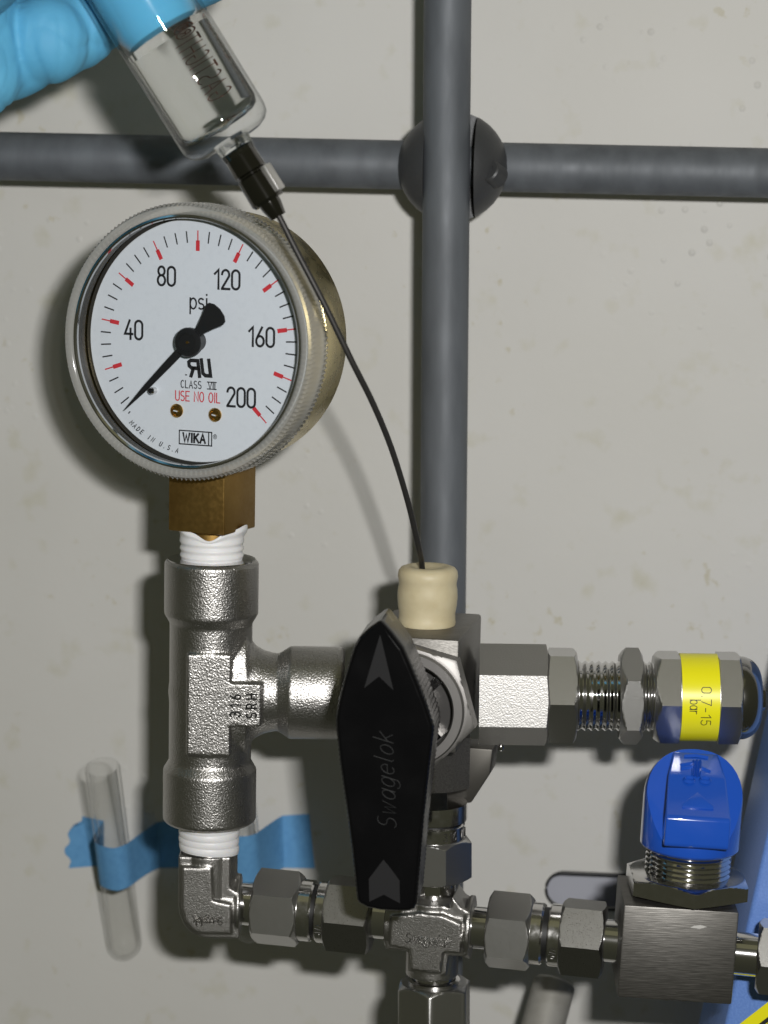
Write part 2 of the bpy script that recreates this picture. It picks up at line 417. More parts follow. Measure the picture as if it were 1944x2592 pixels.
# ------------------------------------------------------------------ stroke lettering
def arc(cx, cy, rx, ry, a0, a1, n=14):
    return [(cx + rx * math.cos(R(a0 + (a1 - a0) * i / n)), cy + ry * math.sin(R(a0 + (a1 - a0) * i / n))) for i in range(n + 1)]
def oval(cx, cy, rx, ry): return arc(cx, cy, rx, ry, 90, 450, 22)
GL = {
 '0': (.44, [arc(.22, .76, .22, .24, 0, 180) + arc(.22, .24, .22, .24, 180, 360) + [(.44, .76)]]),
 '1': (.28, [[(.02, .78), (.24, 1), (.24, 0)]]),
 '2': (.44, [arc(.22, .76, .21, .24, 175, -25) + [(.01, .02), (.01, 0), (.45, 0)]]),
 '3': (.44, [arc(.2, .765, .2, .235, 150, -85), arc(.2, .27, .23, .27, 88, -150)]),
 '4': (.46, [[(.28, 1), (0, .27), (.46, .27)], [(.34, .55), (.34, 0)]]),
 '5': (.44, [[(.4, 1), (.06, 1), (.04, .56)] + arc(.2, .31, .24, .31, 125, -150)]),
 '6': (.44, [[(.33, 1), (.07, .5)] + arc(.22, .27, .22, .27, 145, -215, 24)]),
 '7': (.44, [[(0, 1), (.44, 1), (.15, 0)]]),
 '8': (.44, [oval(.22, .765, .19, .235), oval(.22, .27, .22, .27)]),
 '-': (.35, [[(.03, .42), (.3, .42)]]), '.': (.12, [[(.05, 0), (.06, .03)]]), ' ': (.25, []),
 'A': (.52, [[(0, 0), (.26, 1), (.52, 0)], [(.1, .35), (.42, .35)]]),
 'B': (.45, [[(0, 0), (0, 1), (.22, 1)] + arc(.22, .76, .18, .24, 90, -90) + [(0, .52)], arc(.22, .26, .22, .26, 90, -90) + [(0, 0)]]),
 'C': (.48, [arc(.26, .5, .25, .5, 55, 305, 20)]),
 'D': (.48, [[(0, 0), (0, 1), (.18, 1)] + arc(.18, .5, .3, .5, 90, -90) + [(0, 0)]]),
 'E': (.42, [[(.42, 1), (0, 1), (0, 0), (.42, 0)], [(0, .52), (.36, .52)]]),
 'G': (.5, [arc(.26, .5, .25, .5, 55, 330, 20) + [(.5, .45), (.3, .45)]]),
 'H': (.46, [[(0, 0), (0, 1)], [(.46, 0), (.46, 1)], [(0, .52), (.46, .52)]]),
 'I': (.08, [[(.04, 0), (.04, 1)]]),
 'K': (.46, [[(0, 0), (0, 1)], [(.44, 1), (.02, .45)], [(.14, .6), (.48, 0)]]),
 'L': (.38, [[(0, 1), (0, 0), (.38, 0)]]),
 'M': (.56, [[(0, 0), (0, 1), (.28, .35), (.56, 1), (.56, 0)]]),
 'N': (.48, [[(0, 0), (0, 1), (.48, 0), (.48, 1)]]),
 'O': (.5, [oval(.25, .5, .25, .5)]),
 'R': (.46, [[(0, 0), (0, 1), (.22, 1)] + arc(.22, .74, .2, .26, 90, -90) + [(0, .48)], [(.22, .48), (.46, 0)]]),
 'S': (.44, [arc(.22, .75, .21, .25, 50, 260) + arc(.22, .25, .22, .25, 80, -140)]),
 'T': (.46, [[(0, 1), (.46, 1)], [(.23, 1), (.23, 0)]]),
 'U': (.46, [[(0, 1)] + arc(.23, .24, .23, .24, 180, 360) + [(.46, 1)]]),
 'V': (.48, [[(0, 1), (.24, 0), (.48, 1)]]),
 'W': (.7, [[(0, 1), (.18, 0), (.35, .8), (.52, 0), (.7, 1)]]),
 'a': (.42, [oval(.2, .34, .2, .34), [(.41, .68), (.41, 0)]]),
 'b': (.42, [[(0, 1.02), (0, 0)], oval(.21, .34, .21, .34)]),
 'e': (.42, [[(.02, .36), (.42, .36)] + arc(.21, .34, .21, .34, 5, 310, 20)]),
 'g': (.42, [oval(.2, .34, .2, .34), [(.41, .68), (.41, -.1)] + arc(.21, -.1, .2, .2, 0, -160)]),
 'i': (.08, [[(.04, 0), (.04, .68)], [(.04, .92), (.04, .95)]]),
 'k': (.4, [[(0, 0), (0, 1.05)], [(.38, .68), (.02, .28)], [(.12, .4), (.4, 0)]]),
 'l': (.14, [[(.03, 1.05), (.03, .1), (.12, 0)]]),
 'o': (.42, [oval(.21, .34, .21, .34)]),
 'p': (.42, [[(0, .68), (0, -.32)], oval(.21, .34, .21, .34)]),
 'r': (.28, [[(0, 0), (0, .68)], arc(.2, .4, .2, .27, 170, 60)]),
 's': (.36, [arc(.18, .51, .17, .17, 45, 260) + arc(.18, .17, .18, .17, 80, -140)]),
 'w': (.56, [[(0, .68), (.14, 0), (.28, .6), (.42, 0), (.56, .68)]]),
 '®': (.6, [oval(.3, .62, .3, .38), [(.2, .42), (.2, .84), (.32, .84)] + arc(.32, .73, .09, .11, 90, -90) + [(.2, .62)], [(.3, .62), (.42, .42)]]),
}
def strokes(txt, h, wf=1.0, gap=.16, slant=0.0, center=True):
    x = 0; out = []
    for ch in txt:
        w, st = GL[ch]
        for s in st: out.append([((x + p[0] + slant * p[1]) * h * wf, p[1] * h) for p in s])
        x += w + gap
    x = (x - gap) * h * wf
    if center: out = [[(p[0] - x / 2, p[1] - h / 2) for p in s] for s in out]
    return out
def textmesh(name, txt, h, mt, material, parent, w=.1, wf=1.0, gap=.16, slant=0.0, ridge=0.0, lift=.05, bend=None):
    mb = MB()
    for s in strokes(txt, h, wf, gap, slant): 
        if bend:                                   # denser points so that the stroke follows the curve
            d = [s[0]]
            for a, b in zip(s[:-1], s[1:]):
                k = max(1, int(math.dist(a, b) / .6))
                d += [(a[0] + (b[0] - a[0]) * i / k, a[1] + (b[1] - a[1]) * i / k) for i in range(1, k + 1)]
            s = d
        mb.ribbon(s, w, Matrix(), ridge, lift)
    if bend: mb.v = [bend(p) for p in mb.v]
    mb.v = [mt @ p for p in mb.v]
    return finish(name, mb, material, parent, recalc=False)
def facing(o, xdir, ydir):     # matrix with text plane x, y and normal x cross y
    x = Vector(xdir).normalized(); y = Vector(ydir).normalized(); z = x.cross(y)
    mt = Matrix((x, y, z)).transposed().to_4x4(); mt.translation = o; return mt

# ================================================================== SETTING: wall panel with a slot
def wall():
    def wp(u, z, off=0): return W0 + WU * u + WN * off + Vector((0, 0, z))
    a = PW(1382, 2250); b = PW(1660, 2268); r = 5.2
    ua, ub = (a - W0).dot(WU) + r, (b - W0).dot(WU); za, zb = a.z, a.z + .2
    loop = [(ua + r * math.cos(R(t)), za + r * math.sin(R(t))) for t in range(90, 271, 10)] + [(ub + r * math.cos(R(t)), zb + r * math.sin(R(t))) for t in range(-90, 91, 10)]
    bm = bmesh.new()
    outer = [bm.verts.new(wp(u, z)) for u, z in ((-700, -500), (700, -500), (700, 600), (-700, 600))]
    inner = [bm.verts.new(wp(u, z)) for u, z in loop]
    es = [bm.edges.new((L[i], L[(i + 1) % len(L)])) for L in (outer, inner) for i in range(len(L))]
    bmesh.ops.triangle_fill(bm, edges=es, use_beauty=True)
    back = [bm.verts.new(wp(u, z, -2.5)) for u, z in loop]
    for i in range(len(loop)):
        j = (i + 1) % len(loop); bm.faces.new((inner[i], inner[j], back[j], back[i]))
    v = [x.co.copy() for x in bm.verts]; bm.verts.index_update(); f = [[x.index for x in q.verts] for q in bm.faces]; bm.free()
    o = finish('wall', (v, f), 'wall'); tag(o, kind='structure')
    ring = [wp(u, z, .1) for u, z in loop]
    finish('slot_edge_shade', MB().tube(ring + [ring[0], ring[1]], .42, 8), 'gasket', o)  # dark tube added to draw the shade line round the slot
    mb = MB(); mb.add([wp(ua - 60, za - 60, -9), wp(ub + 90, za - 60, -9), wp(ub + 90, za + 60, -9), wp(ua - 60, za + 60, -9)], [[0, 1, 2, 3]])
    tag(finish('duct_panel', mb, 'duct'), kind='structure')
wall()

# ================================================================== support lattice
Yv, Yh = 40.0, 53.0
def rod_thing(A, B, r, label, material='rod', capstart=False, group=None):
    mt = axis(A, B); L = (B - A).length
    mb = MB().lathe([(0, 0), (r - .8, 0), (r, .8), (r, L - .8), (r - .8, L), (0, L)], mt, 48)
    o = finish('support_rod', mb, material); return tag(o, label, 'rod', group)
va, vb = P(1133, 0, Yv), P(1122, 1400, Yv)
d = (vb - va).normalized()
rod_thing(vb + d * 190, va - d * 60, 6.15, 'grey upright metal rod passing in front of the level rod', group='lattice rods')
ha, hb = P(0, 395, Yh + 9), P(1944, 438, Yh - 9)
d = (hb - ha).normalized()
rod_thing(ha - d * 80, hb + d * 80, 6.45, 'grey level metal rod crossing behind the upright rod', group='lattice rods')
ga, gb = P(1404, 2486, 46), P(1372, 2605, 38)
d = (gb - ga).normalized()
rod_thing(ga, ga + d * 45, 5.9, 'short slanting brownish grey rod end below the row of hex fittings', 'greyrod', group='lattice rods')
def clamp():
    c = P(1146, 422, 46)
    base = frame(c, 6)
    mb = MB().ball((0, 0, 0), 1, base, (14.4, 12.5, 14.4), 48)
    ch = MB().box(-6.9, 6.3, -30, 1.5, -30, 30, base)
    root = thing('rod_clamp', c - Vector((0, 0, 14.4)), 'dark round cast clamp gripping the two crossed grey rods', 'clamp')
    finish('clamp_body', cut(mb, ch), 'clamp', root, bevel=0)
    s = base @ Matrix.Translation((10.6, -7.2, -1.2)) @ Matrix.Rotation(R(62), 4, 'X') @ Matrix.Rotation(R(-28), 4, 'Y')
    finish('set_screw', MB().lathe([(0, 1.0), (1.4, 1.0), (1.5, 1.6), (2.6, 1.6), (3.0, 1.2), (3.2, -3)], s, 28), 'clamp', root)
clamp()

# ================================================================== tee fitting
TYAW = -1.0
TC = P(533, 1749, 0)
TF = frame(TC, TYAW)
HALF, CL = 33.6, 13.6
def tee():
    root = thing('tee_fitting', TC - Vector((0, 0, HALF)), 'rough cast stainless steel tee under the pressure gauge, stamped 316', 'pipe fitting')
    mb = MB()
    rc, rb, rn = 11.75, 10.35, 9.7
    def end(s):   # one vertical half
        return [(0, 0), (rb, 0), (rb, s * (HALF - CL - 2.4)), (rc, s * (HALF - CL)), (rc, s * (HALF - .8)), (rc - .8, s * HALF), (0, s * HALF)]
    mb.lathe(end(1), TF, 72); mb.lathe(end(-1), TF, 72)
    bx = TF @ Matrix.Rotation(R(90), 4, 'Y')
    mb.lathe([(0, 0), (rn, 0), (rn, HALF - CL - 3), (rc - .1, HALF - CL), (rc - .1, HALF - .8), (rc - .9, HALF), (0, HALF)], bx, 72)
    mb.ball((0, 0, 0), 10.6, TF, n=48)
    # flared fillets at the branch, above and below only
    def flare(r, z, a): return rn + (r - rn) * abs(math.cos(a)) ** 3
    mb.lathe([(0, 5), (17, 5.2), (16.2, 9.2), (13.4, 10.0), (11.8, 11.2), (10.6, 13.2), (10.0, 15.2), (rn, 17.5), (0, 17.5)], bx, 72, rfun=flare)
    # the flat pad with the lettering
    mb.box(-5.3, 5.4, -10.75, -6, -14.0, 11.6, TF)
    mb.box(4, 13.2, -10.75, -5, -6.4, 4.3, TF)
    finish('body', fuse(mb, .34, 4, .5), 'cast', root, smooth=60)
    ring = MB().lathe([(7.4, HALF - 1), (7.4, HALF + .12), (10.9, HALF + .12), (10.9, HALF - 1)], TF, 64)
    finish('port_rim', ring, 'steel', root)
    for txt, cx in (('316', 6.7), ('SRH', 10.7)):
        mt = TF @ facing(Vector((cx, -10.78, -1.2)), (0, 0, 1), (-1, 0, 0))
        textmesh('lettering', txt, 2.5, mt, 'darkgroove', root, w=.42, gap=.5, ridge=.22, lift=0.0)
tee()

# ================================================================== pressure gauge
GYAW = 22.5
GS = TF @ Vector((0, 0, HALF))                       # where the stem enters the tee
def gauge():
    fc = P(465, 868, -17)                            # centre of the bezel front
    g = frame(fc, GYAW)
    root = thing('pressure_gauge', GS, 'round brass pressure gauge with white psi dial and clear knurled bezel', 'gauge')
    G = g @ Matrix.Rotation(R(-90), 4, 'X')          # lathe frame: z axis runs back into the case
    def gl(x, z, dpt): return g @ Vector((x, dpt, z))
    # brass case
    prof = [(30.3, 5.2), (30.9, 5.6), (31.0, 10), (31.0, 26), (30.3, 27.7), (28.6, 28.5), (0, 28.5)]
    case = finish('case', MB().lathe(prof, G, 128), 'brass', root)
    finish('rear_seam', MB().lathe([(31.0, 13.6), (31.35, 13.8), (31.35, 14.6), (31.0, 14.8)], G, 128), 'brass', case)
    # knurled clear ring
    NT = 172
    def teeth(r, z, a):
        if r < 32.5: return r
        ph = a * NT / (2 * math.pi) + .18 * z
        return r - .62 * abs(2 * (ph - math.floor(ph + .5)))
    pr = [(30.2, 1.5), (30.4, .7), (30.8, .2), (31.4, 0), (32.2, 0), (32.45, .05), (33.0, .7), (33.35, 1.3), (33.35, 4), (33.35, 7), (33.35, 10.2), (32.4, 11.2), (31.1, 11.2)]
    bez = finish('bezel_ring', MB().lathe(pr, G, NT * 4, rfun=teeth), 'bezel', root, smooth=40)
    lip = MB().lathe([(29.45, 1.3), (29.6, .75), (30.0, .4), (30.45, .5), (30.7, .8)], G, 128)
    finish('window_rim', lip, 'chrome', bez)
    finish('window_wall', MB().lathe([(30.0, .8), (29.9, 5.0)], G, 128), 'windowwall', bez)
    # reeds visible inside the ring
    rb = MB()
    for k in range(150):
        a = 2 * math.pi * k / 150
        rb.box(30.9, 32.0, -.14, .14, .5, .8, G @ Matrix.Rotation(a, 4, 'Z'))
    tag(finish('bezel_reeds', rb, 'bezel', bez), kind='stuff')
    finish('window', MB().lathe([(0, .9), (29.9, .9), (29.9, 1.6)], G, 96), 'window', root)
    # dial
    D = 7.0
    dial = finish('dial', MB().lathe([(0, D), (29.3, D), (29.45, D + .15), (29.45, D + 1), (0, D + 1)], G, 128), 'dial', root)
    finish('dial_gap_shade', MB().lathe([(29.3, D + .6), (30.6, D + .6)], G, 128), 'darkgroove', root)  # black ring puts the shade between dial and case into colour
    face = g @ facing(Vector((0, D - .03, 0)), (1, 0, 0), (0, 0, 1))      # x right, y up, z to the viewer
    def pol(psi, r):
        a = R(225 - 270 * psi / 200); return Vector((r * math.cos(a), r * math.sin(a), 0))
    for p in range(5, 200, 5):
        if p % 20 == 0: continue
        finish('tick_mark', MB().ribbon([pol(p, 26.3), pol(p, 23.8)], .34, face, 0, .02), 'black', dial, recalc=False)
    finish('tick_mark', MB().ribbon([pol(0, 26.3), pol(0, 25.8)], .3, face, 0, .02), 'black', dial, recalc=False)
    for p in range(20, 201, 20):
        mb = MB().ribbon([pol(p, 26.4), pol(p, 24.0)], .32, face, 0, .02)
        mb.ribbon([pol(p, 23.7), pol(p, 22.1)], 1.02, face, 0, .02)
        finish('red_mark', mb, 'red', dial, recalc=False)
    def tx(name, s, x, y, h, w, col='black', wf=1.0, gap=.16, rot=0, slant=0.0):
        textmesh(name, s, h, face @ Matrix.Translation((x, y, 0)) @ Matrix.Rotation(R(rot), 4, 'Z'), col, dial, w=w, wf=wf, gap=gap, slant=slant)
    tx('numeral', '40', -17.3, 1.9, 4.5, .58); tx('numeral', '80', -8.4, 15.3, 4.5, .58)
    tx('numeral', '120', 7.9, 15.1, 4.5, .58); tx('numeral', '160', 17.2, 1.8, 4.5, .58)
    tx('numeral', '200', 12.0, -13.0, 4.5, .58)
    tx('unit_lettering', 'psi', .4, 9.6, 3.7, .42, wf=1.05)
    tx('class_lettering', 'CLASS', -1.5, -10.6, 1.75, .24, gap=.22); tx('class_lettering', 'VII', 4.1, -10.6, 1.75, .26, gap=.16, wf=1.1)
    mb = MB()
    for yy in (.84, -.84): mb.ribbon([(2.9, -10.6 + yy), (5.3, -10.6 + yy)], .24, face, 0, .03)
    finish('class_bar', mb, 'black', dial, recalc=False)
    tx('oil_lettering', 'USE NO OIL', .3, -13.5, 2.3, .28, 'red', gap=.19, wf=.95)
    # recognised-component mark: a backward R joined to a U, heavy and slanted
    mb = MB(); sl = .14
    for s in ([(-.1, -2), (-.1, 1.75), (-2.0, 1.75), (-2.6, 1.3), (-2.6, .4), (-2.0, -.1), (-.1, -.1)], [(-1.5, -.1), (-2.4, -2)],
              [(.9, 2), (.9, -1.2), (1.5, -1.75), (2.9, -1.75), (2.9, 2)]):
        mb.ribbon([(x - sl * y + .6, y - 6.5) for x, y in s], .92, face, 0, .02)
    mb.ribbon([(-3.0, -8.35), (-2.75, -8.35)], .3, face, 0, .02)
    finish('component_mark', mb, 'black', dial, recalc=False)
    mb = MB(); bx, by = -.2, -23.6
    mb.ribbon([(bx - 4.4, by - 1.65), (bx + 4.4, by - 1.65), (bx + 4.4, by + 1.65), (bx - 4.4, by + 1.65), (bx - 4.4, by - 1.65)], .3, face, 0, .02)
    mb.ribbon([(bx + 3.6, by - 1.65), (bx + 3.6, by + 1.65)], .3, face, 0, .03)
    finish('maker_frame', mb, 'black', dial, recalc=False)
    tx('maker_lettering', 'WIKA', bx - .35, by, 2.05, .52, gap=.22, wf=1.2)
    tx('maker_lettering', '®', bx + 5.3, by + .5, 1.5, .12)
    s = 'MADE IN U.S.A'; a0, a1 = 229.5, 259.0
    for i, ch in enumerate(s):
        if ch == ' ': continue
        a = a0 + (a1 - a0) * i / (len(s) - 1)
        tx('origin_lettering', ch, 27.4 * math.cos(R(a)), 27.4 * math.sin(R(a)), 1.15, .2, rot=a + 90, slant=-.2 if False else .2)
    # screws and stop pin
    def disc(x, y, prof, name, m_):
        return finish(name, MB().lathe(prof, g @ Matrix.Translation((x, D, y)) @ Matrix.Rotation(R(90), 4, 'X'), 28), m_, dial)
    for sx, sy in ((-5.3, -17.2), (5.1, -17.6)):
        o = disc(sx, sy, [(1.7, 0), (1.7, .35), (1.35, .75), (1.1, .75), (.95, .5), (0, .5)], 'dial_screw', 'screwbrass')
        mb = MB().box(-.5, .5, -.95, -.5, -.12, .12, g @ Matrix.Translation((sx, D - .1, sy)) @ Matrix.Rotation(R(12), 4, 'Y'))
        finish('screw_slot', mb, 'dial', dial)
    disc(-11.6, -12.6, [(.9, 0), (.9, 1.7), (.7, 2.0), (0, 2.0)], 'stop_pin', 'chrome')
    # pointer
    pf = g @ facing(Vector((0, D - 4.4, 0)), (1, 0, 0), (0, 0, 1)) @ Matrix.Rotation(R(225), 4, 'Z')   # local x = towards the tip
    def blade(pts, z0, z1, mb):
        n = len(pts); mb.add([(x, y, z1) for x, y in pts] + [(x, y, z0) for x, y in pts],
            [list(range(n)), list(range(2 * n - 1, n - 1, -1))] + [[(k + 1) % n, k, k + n, (k + 1) % n + n] for k in range(n)], pf)
    mb = MB()
    blade([(2, -1.05), (8, -.95), (16, -.72), (24.4, -.08), (24.4, .08), (16, .72), (8, .95), (2, 1.05)], -.25, .15, mb)
    tail = [(-2, 1.15), (-4.5, 1.25), (-7.5, 2.3), (-9.6, 3.2), (-10.6, 3.1), (-11.4, 1.9), (-11.7, 0)]
    blade(tail + [(x, -y) for x, y in tail[::-1][1:]], -.25, .15, mb)
    pt = finish('pointer', mb, 'blackmetal', root, bevel=.06, seg=1)
    ax = g @ Matrix.Translation((0, D, 0)) @ Matrix.Rotation(R(90), 4, 'X')
    finish('pointer_hub', MB().lathe([(2.5, .1), (2.5, 3.2), (3.5, 3.6), (3.55, 4.9), (3.3, 5.3), (2.3, 5.4), (2.2, 5.15), (0, 5.15)], ax, 48), 'blackmetal', pt)
    finish('hub_pin', MB().lathe([(0, 5.3), (.35, 5.3), (.35, 4.9)], ax, 16), 'screwbrass', pt)
    # small damper notch on the left of the dial
    # brass stem (square) and thread wrapped with tape
    sx = GS.x; sq = 7.9
    sf = frame(GS, GYAW + 3.5)
    st = MB().box(-sq, sq, -sq, sq, 7.6, 34, sf)
    finish('stem', st, 'oldbrass', root, bevel=.35)
    finish('stem_shoulder', MB().lathe([(6.8, -2), (6.8, 7), (7.6, 8.2)], sf, 40), 'oldbrass', root)
    n = 96
    def ztop(a): return 8.3 + .9 * math.sin(a * 2 + .6) + .8 * math.sin(a * 3 + 2.2) + .35 * math.sin(a * 7)
    prof = []
    zs = [-1.5 + i * .2 for i in range(44)]
    for z in zs:
        prof.append((7.75 + .02 * z + .17 * math.cos((z + .6) * 2 * math.pi / 1.75), z))
    def rf(r, z, a):
        t = max(0, (z - 4.8) / 3.0)
        return r + t * (.55 + .6 * math.sin(2 * a + 1.0) + .35 * math.sin(5 * a))
    def zf(r, z, a):
        t = max(0, (z - 4.6) / 2.5); return z + t * (ztop(a) - 7.6) + .05 * math.sin(a) 
    finish('thread_tape', MB().lathe(prof, sf, n, rfun=rf, zfun=zf), 'ptfe', root, smooth=80)
gauge()

# ================================================================== ball valve
VYAW = 11.0
VB = P(1162, 1621, -24)                       # top right front corner of the body
VF = frame(VB, VYAW)
BW, BD, BH = 22.6, 35.0, 28.0
valve_center = VF @ Vector((-BW / 2, BD / 2, -BH / 2))
VC = P(1079, 1500, valve_center.y)
def valve():
    bot = VF @ Vector((-BW / 2, BD / 2, -BH))
    root = thing('ball_valve', bot, 'steel three-way ball valve with long black pointed handle', 'valve')
    mb = MB().box(-BW, 0, 0, BD, -BH, 0, VF)
    body = finish('body', mb, 'brushed', root, bevel=.7)
    # panel-mount hex with round neck
    nc = VF.inverted() @ P(1028, 1797, VB.y - 4); nx, nz = nc.x, nc.z
    nf = VF @ Matrix.Translation((nx, 0, nz)) @ Matrix.Rotation(R(90), 4, 'X')     # z towards the viewer
    finish('panel_nut', MB().hexbar(-.5, 5.2, 16.9, nf, phase=-13.5, c0=0, c1=1.5, bore=11.4), 'turned', root)
    neck = [(14.0, 4), (14.0, 6.0), (13.6, 6.4), (11.6, 6.4), (11.2, 6.0), (11.2, .4)]
    finish('neck_ring', MB().lathe(neck, nf, 72), 'turned', root)
    finish('recess', MB().lathe([(0, .6), (11.3, .6)], nf, 64), 'stamp', root)
    mb = MB()
    for k in range(4):
        mb.box(5, 10.6, -1.1, 1.1, .4, 3.6, nf @ Matrix.Rotation(R(45 + 90 * k), 4, 'Z'))
    finish('packing_stops', mb, 'steel', root)
    finish('stem', MB().lathe([(0, .4), (6.2, .4), (6.2, 14), (0, 14)], nf, 40), 'steel', root)
    # bottom port block and rear lug
    a = P(1097, 1930, VC.y); 
    pf_ = frame(Vector((a.x, VC.y, bot.z)), VYAW + 6)
    finish('bottom_port', MB().hexbar(-12.8, .6, 10.2, pf_ @ Matrix.Rotation(R(-90), 4, 'Z'), phase=18, c0=.8, c1=0), 'brushed', root)
    lug = [(-4, 2.5), (7.4, 2.5), (6.8, -4), (2.2, -11.8), (-4, -12.6)]
    c = P(1191, 1905, VC.y + 8)
    finish('rear_lug', MB().prism([(x - 1, z) for x, z in lug], -5, 5, frame(c, VYAW)), 'lug', root, bevel=.5)
    # handle: lofted from an outline measured on the photograph (local mm, pivot at the widest point)
    piv = P(973, 1846, -52)
    hf = frame(piv, 6.5) 
    k = .3708 * mmpx(piv) ; kv = k / .985
    half_r = [(410, 2152), (520, 2152), (600, 2146), (640, 2128), (655, 2090)]
    R_side = [(655, 2090), (690, 1500), (722, 1130), (745, 880), (742, 840)]
    R_up = [(742, 840), (690, 690), (630, 545), (580, 430), (530, 320), (460, 230), (392, 148), (375, 138)]
    L_up = [(375, 138), (350, 150), (290, 200), (230, 262), (195, 330), (168, 420), (130, 560), (95, 720), (80, 830)]
    L_side = [(80, 830), (84, 900), (112, 1130), (160, 1430), (205, 1730), (246, 2085)]
    L_bot = [(246, 2085), (262, 2110), (320, 2138), (410, 2152)]
    def dens(pts, step):
        out = [pts[0]]
        for a_, b_ in zip(pts[:-1], pts[1:]):
            n = max(1, int(math.dist(a_, b_) / step))
            out += [(a_[0] + (b_[0] - a_[0]) * i / n, a_[1] + (b_[1] - a_[1]) * i / n) for i in range(1, n + 1)]
        return out
    path, tooth = [], []
    for seg, tz in ((half_r, 0), (R_side, 1), (R_up[:4], 1), (R_up[3:], 0), (L_up[:5], 0), (L_up[4:], 1), (L_side, 1), (L_bot, 0)):
        dd = dens(seg, 8)[:-1]; path += dd; tooth += [tz] * len(dd)
    n = len(path)
    loc = [Vector(((x - 414) * k * 1.025, (880 - y) * kv)) for x, y in path]
    nrm = []
    for i in range(n):
        t = (loc[(i + 2) % n] - loc[(i - 2) % n]).normalized(); nrm.append(Vector((t.y, -t.x)))
    T = 16.0; tip_pt = max(loc, key=lambda q: q.y)
    mb = MB(); v = []; f = []
    secs = [(T, .6, 0), (T - .6, 0, 1), (T * .5, 0, 1), (2.6, 0, 1), (1.3, .06, .5), (.6, .3, 0), (.2, .65, 0), (0, 1.0, 0), (0, 1.15, 0)]
    for depth, inset, tt in secs:
        for i in range(n):
            # slanted serrations along the long edges
            s_ = (loc[i].y + depth * .35) / 1.15
            off = inset - (.34 * (abs(2 * (s_ - math.floor(s_ + .5))) - .5) * tt if tooth[i] else 0)
            if inset > .2: off = inset * min(1.0, .25 + math.dist(loc[i], tip_pt) / 5.0)
            p = loc[i] - nrm[i] * off
            v.append((p.x, depth, p.y))
    for j in range(len(secs) - 1):
        for i in range(n):
            i2 = (i + 1) % n; f.append([j * n + i, j * n + i2, (j + 1) * n + i2, (j + 1) * n + i])
    c0 = Vector((0, -12)); fc_ = len(v); v.append((c0.x, 0, c0.y)); f += [[(len(secs) - 1) * n + i, (len(secs) - 1) * n + (i + 1) % n, fc_] for i in range(n)]
    bk = len(v); v.append((c0.x, T, c0.y))
    for i in range(n): f.append([(i + 1) % n, i, bk])
    mb.add(v, f, hf)
    h = finish('handle', mb, 'handle', root, smooth=38)
    lw = hf @ facing(Vector((0, -.02, 0)), (1, 0, 0), (0, 0, 1))
    def flat(pts, name):
        q = [((x - 412) * k, (880 - y) * kv) for x, y in pts]; nn = len(q)
        m_ = MB().add([(x, y, .05) for x, y in q] + [(x, y, -.1) for x, y in q], [list(range(nn))[::-1]] + [[(i + 1) % nn, i, i + nn, (i + 1) % nn + nn] for i in range(nn)], lw)
        finish(name, m_, 'arrow', h)
    flat([(370, 232), (468, 608), (368, 518), (268, 602)], 'arrow_mark')
    flat([(424, 1785), (480, 1850), (538, 1925), (545, 2085), (432, 2030), (332, 2085), (325, 1925)], 'arrow_mark')
    mt = lw @ Matrix.Translation(((425 - 412) * k, (880 - 1245) * kv, 0)) @ Matrix.Rotation(R(93.5), 4, 'Z')
    textmesh('lettering', 'Swagelok', 4.3, mt, 'engrave', h, w=.20, gap=.2, slant=.3, wf=1.12, ridge=.08, lift=.03)
    return root, bot
valve_root, valve_bot = valve()

# rubber septum on top of the valve
def septum():
    top = VF @ Vector((-BW / 2, BD / 2, 0)); b = Vector((top.x + .3, top.y, top.z - .05)); mt = frame(b, 0)
    tip = P(1079, 1424, b.y); hgt = 14.6
    pr = [(0, -.2), (7.0, 0), (7.15, .6), (7.0, 1.6), (6.9, 3.0), (7.25, 5), (7.45, 7), (7.4, 9), (7.2, 10.2), (7.35, 11.2), (7.55, 12.3), (7.35, 13.5), (6.7, 14.3), (5.6, 14.7), (4.4, 14.65), (3.2, 14.3), (1.6, 13.9), (0, 13.8)]
    def rf(r, z, a): return r * (1 + .012 * math.sin(2 * a + z * .4) + .006 * math.sin(5 * a))
    mb = MB().lathe(pr, mt, 64, rfun=rf)
    root = finish('rubber_septum', mb, 'septum', smooth=60)
    tag(root, 'cream rubber septum stopper pierced by the needle on top of the valve', 'stopper')
    return b
SEP = septum()

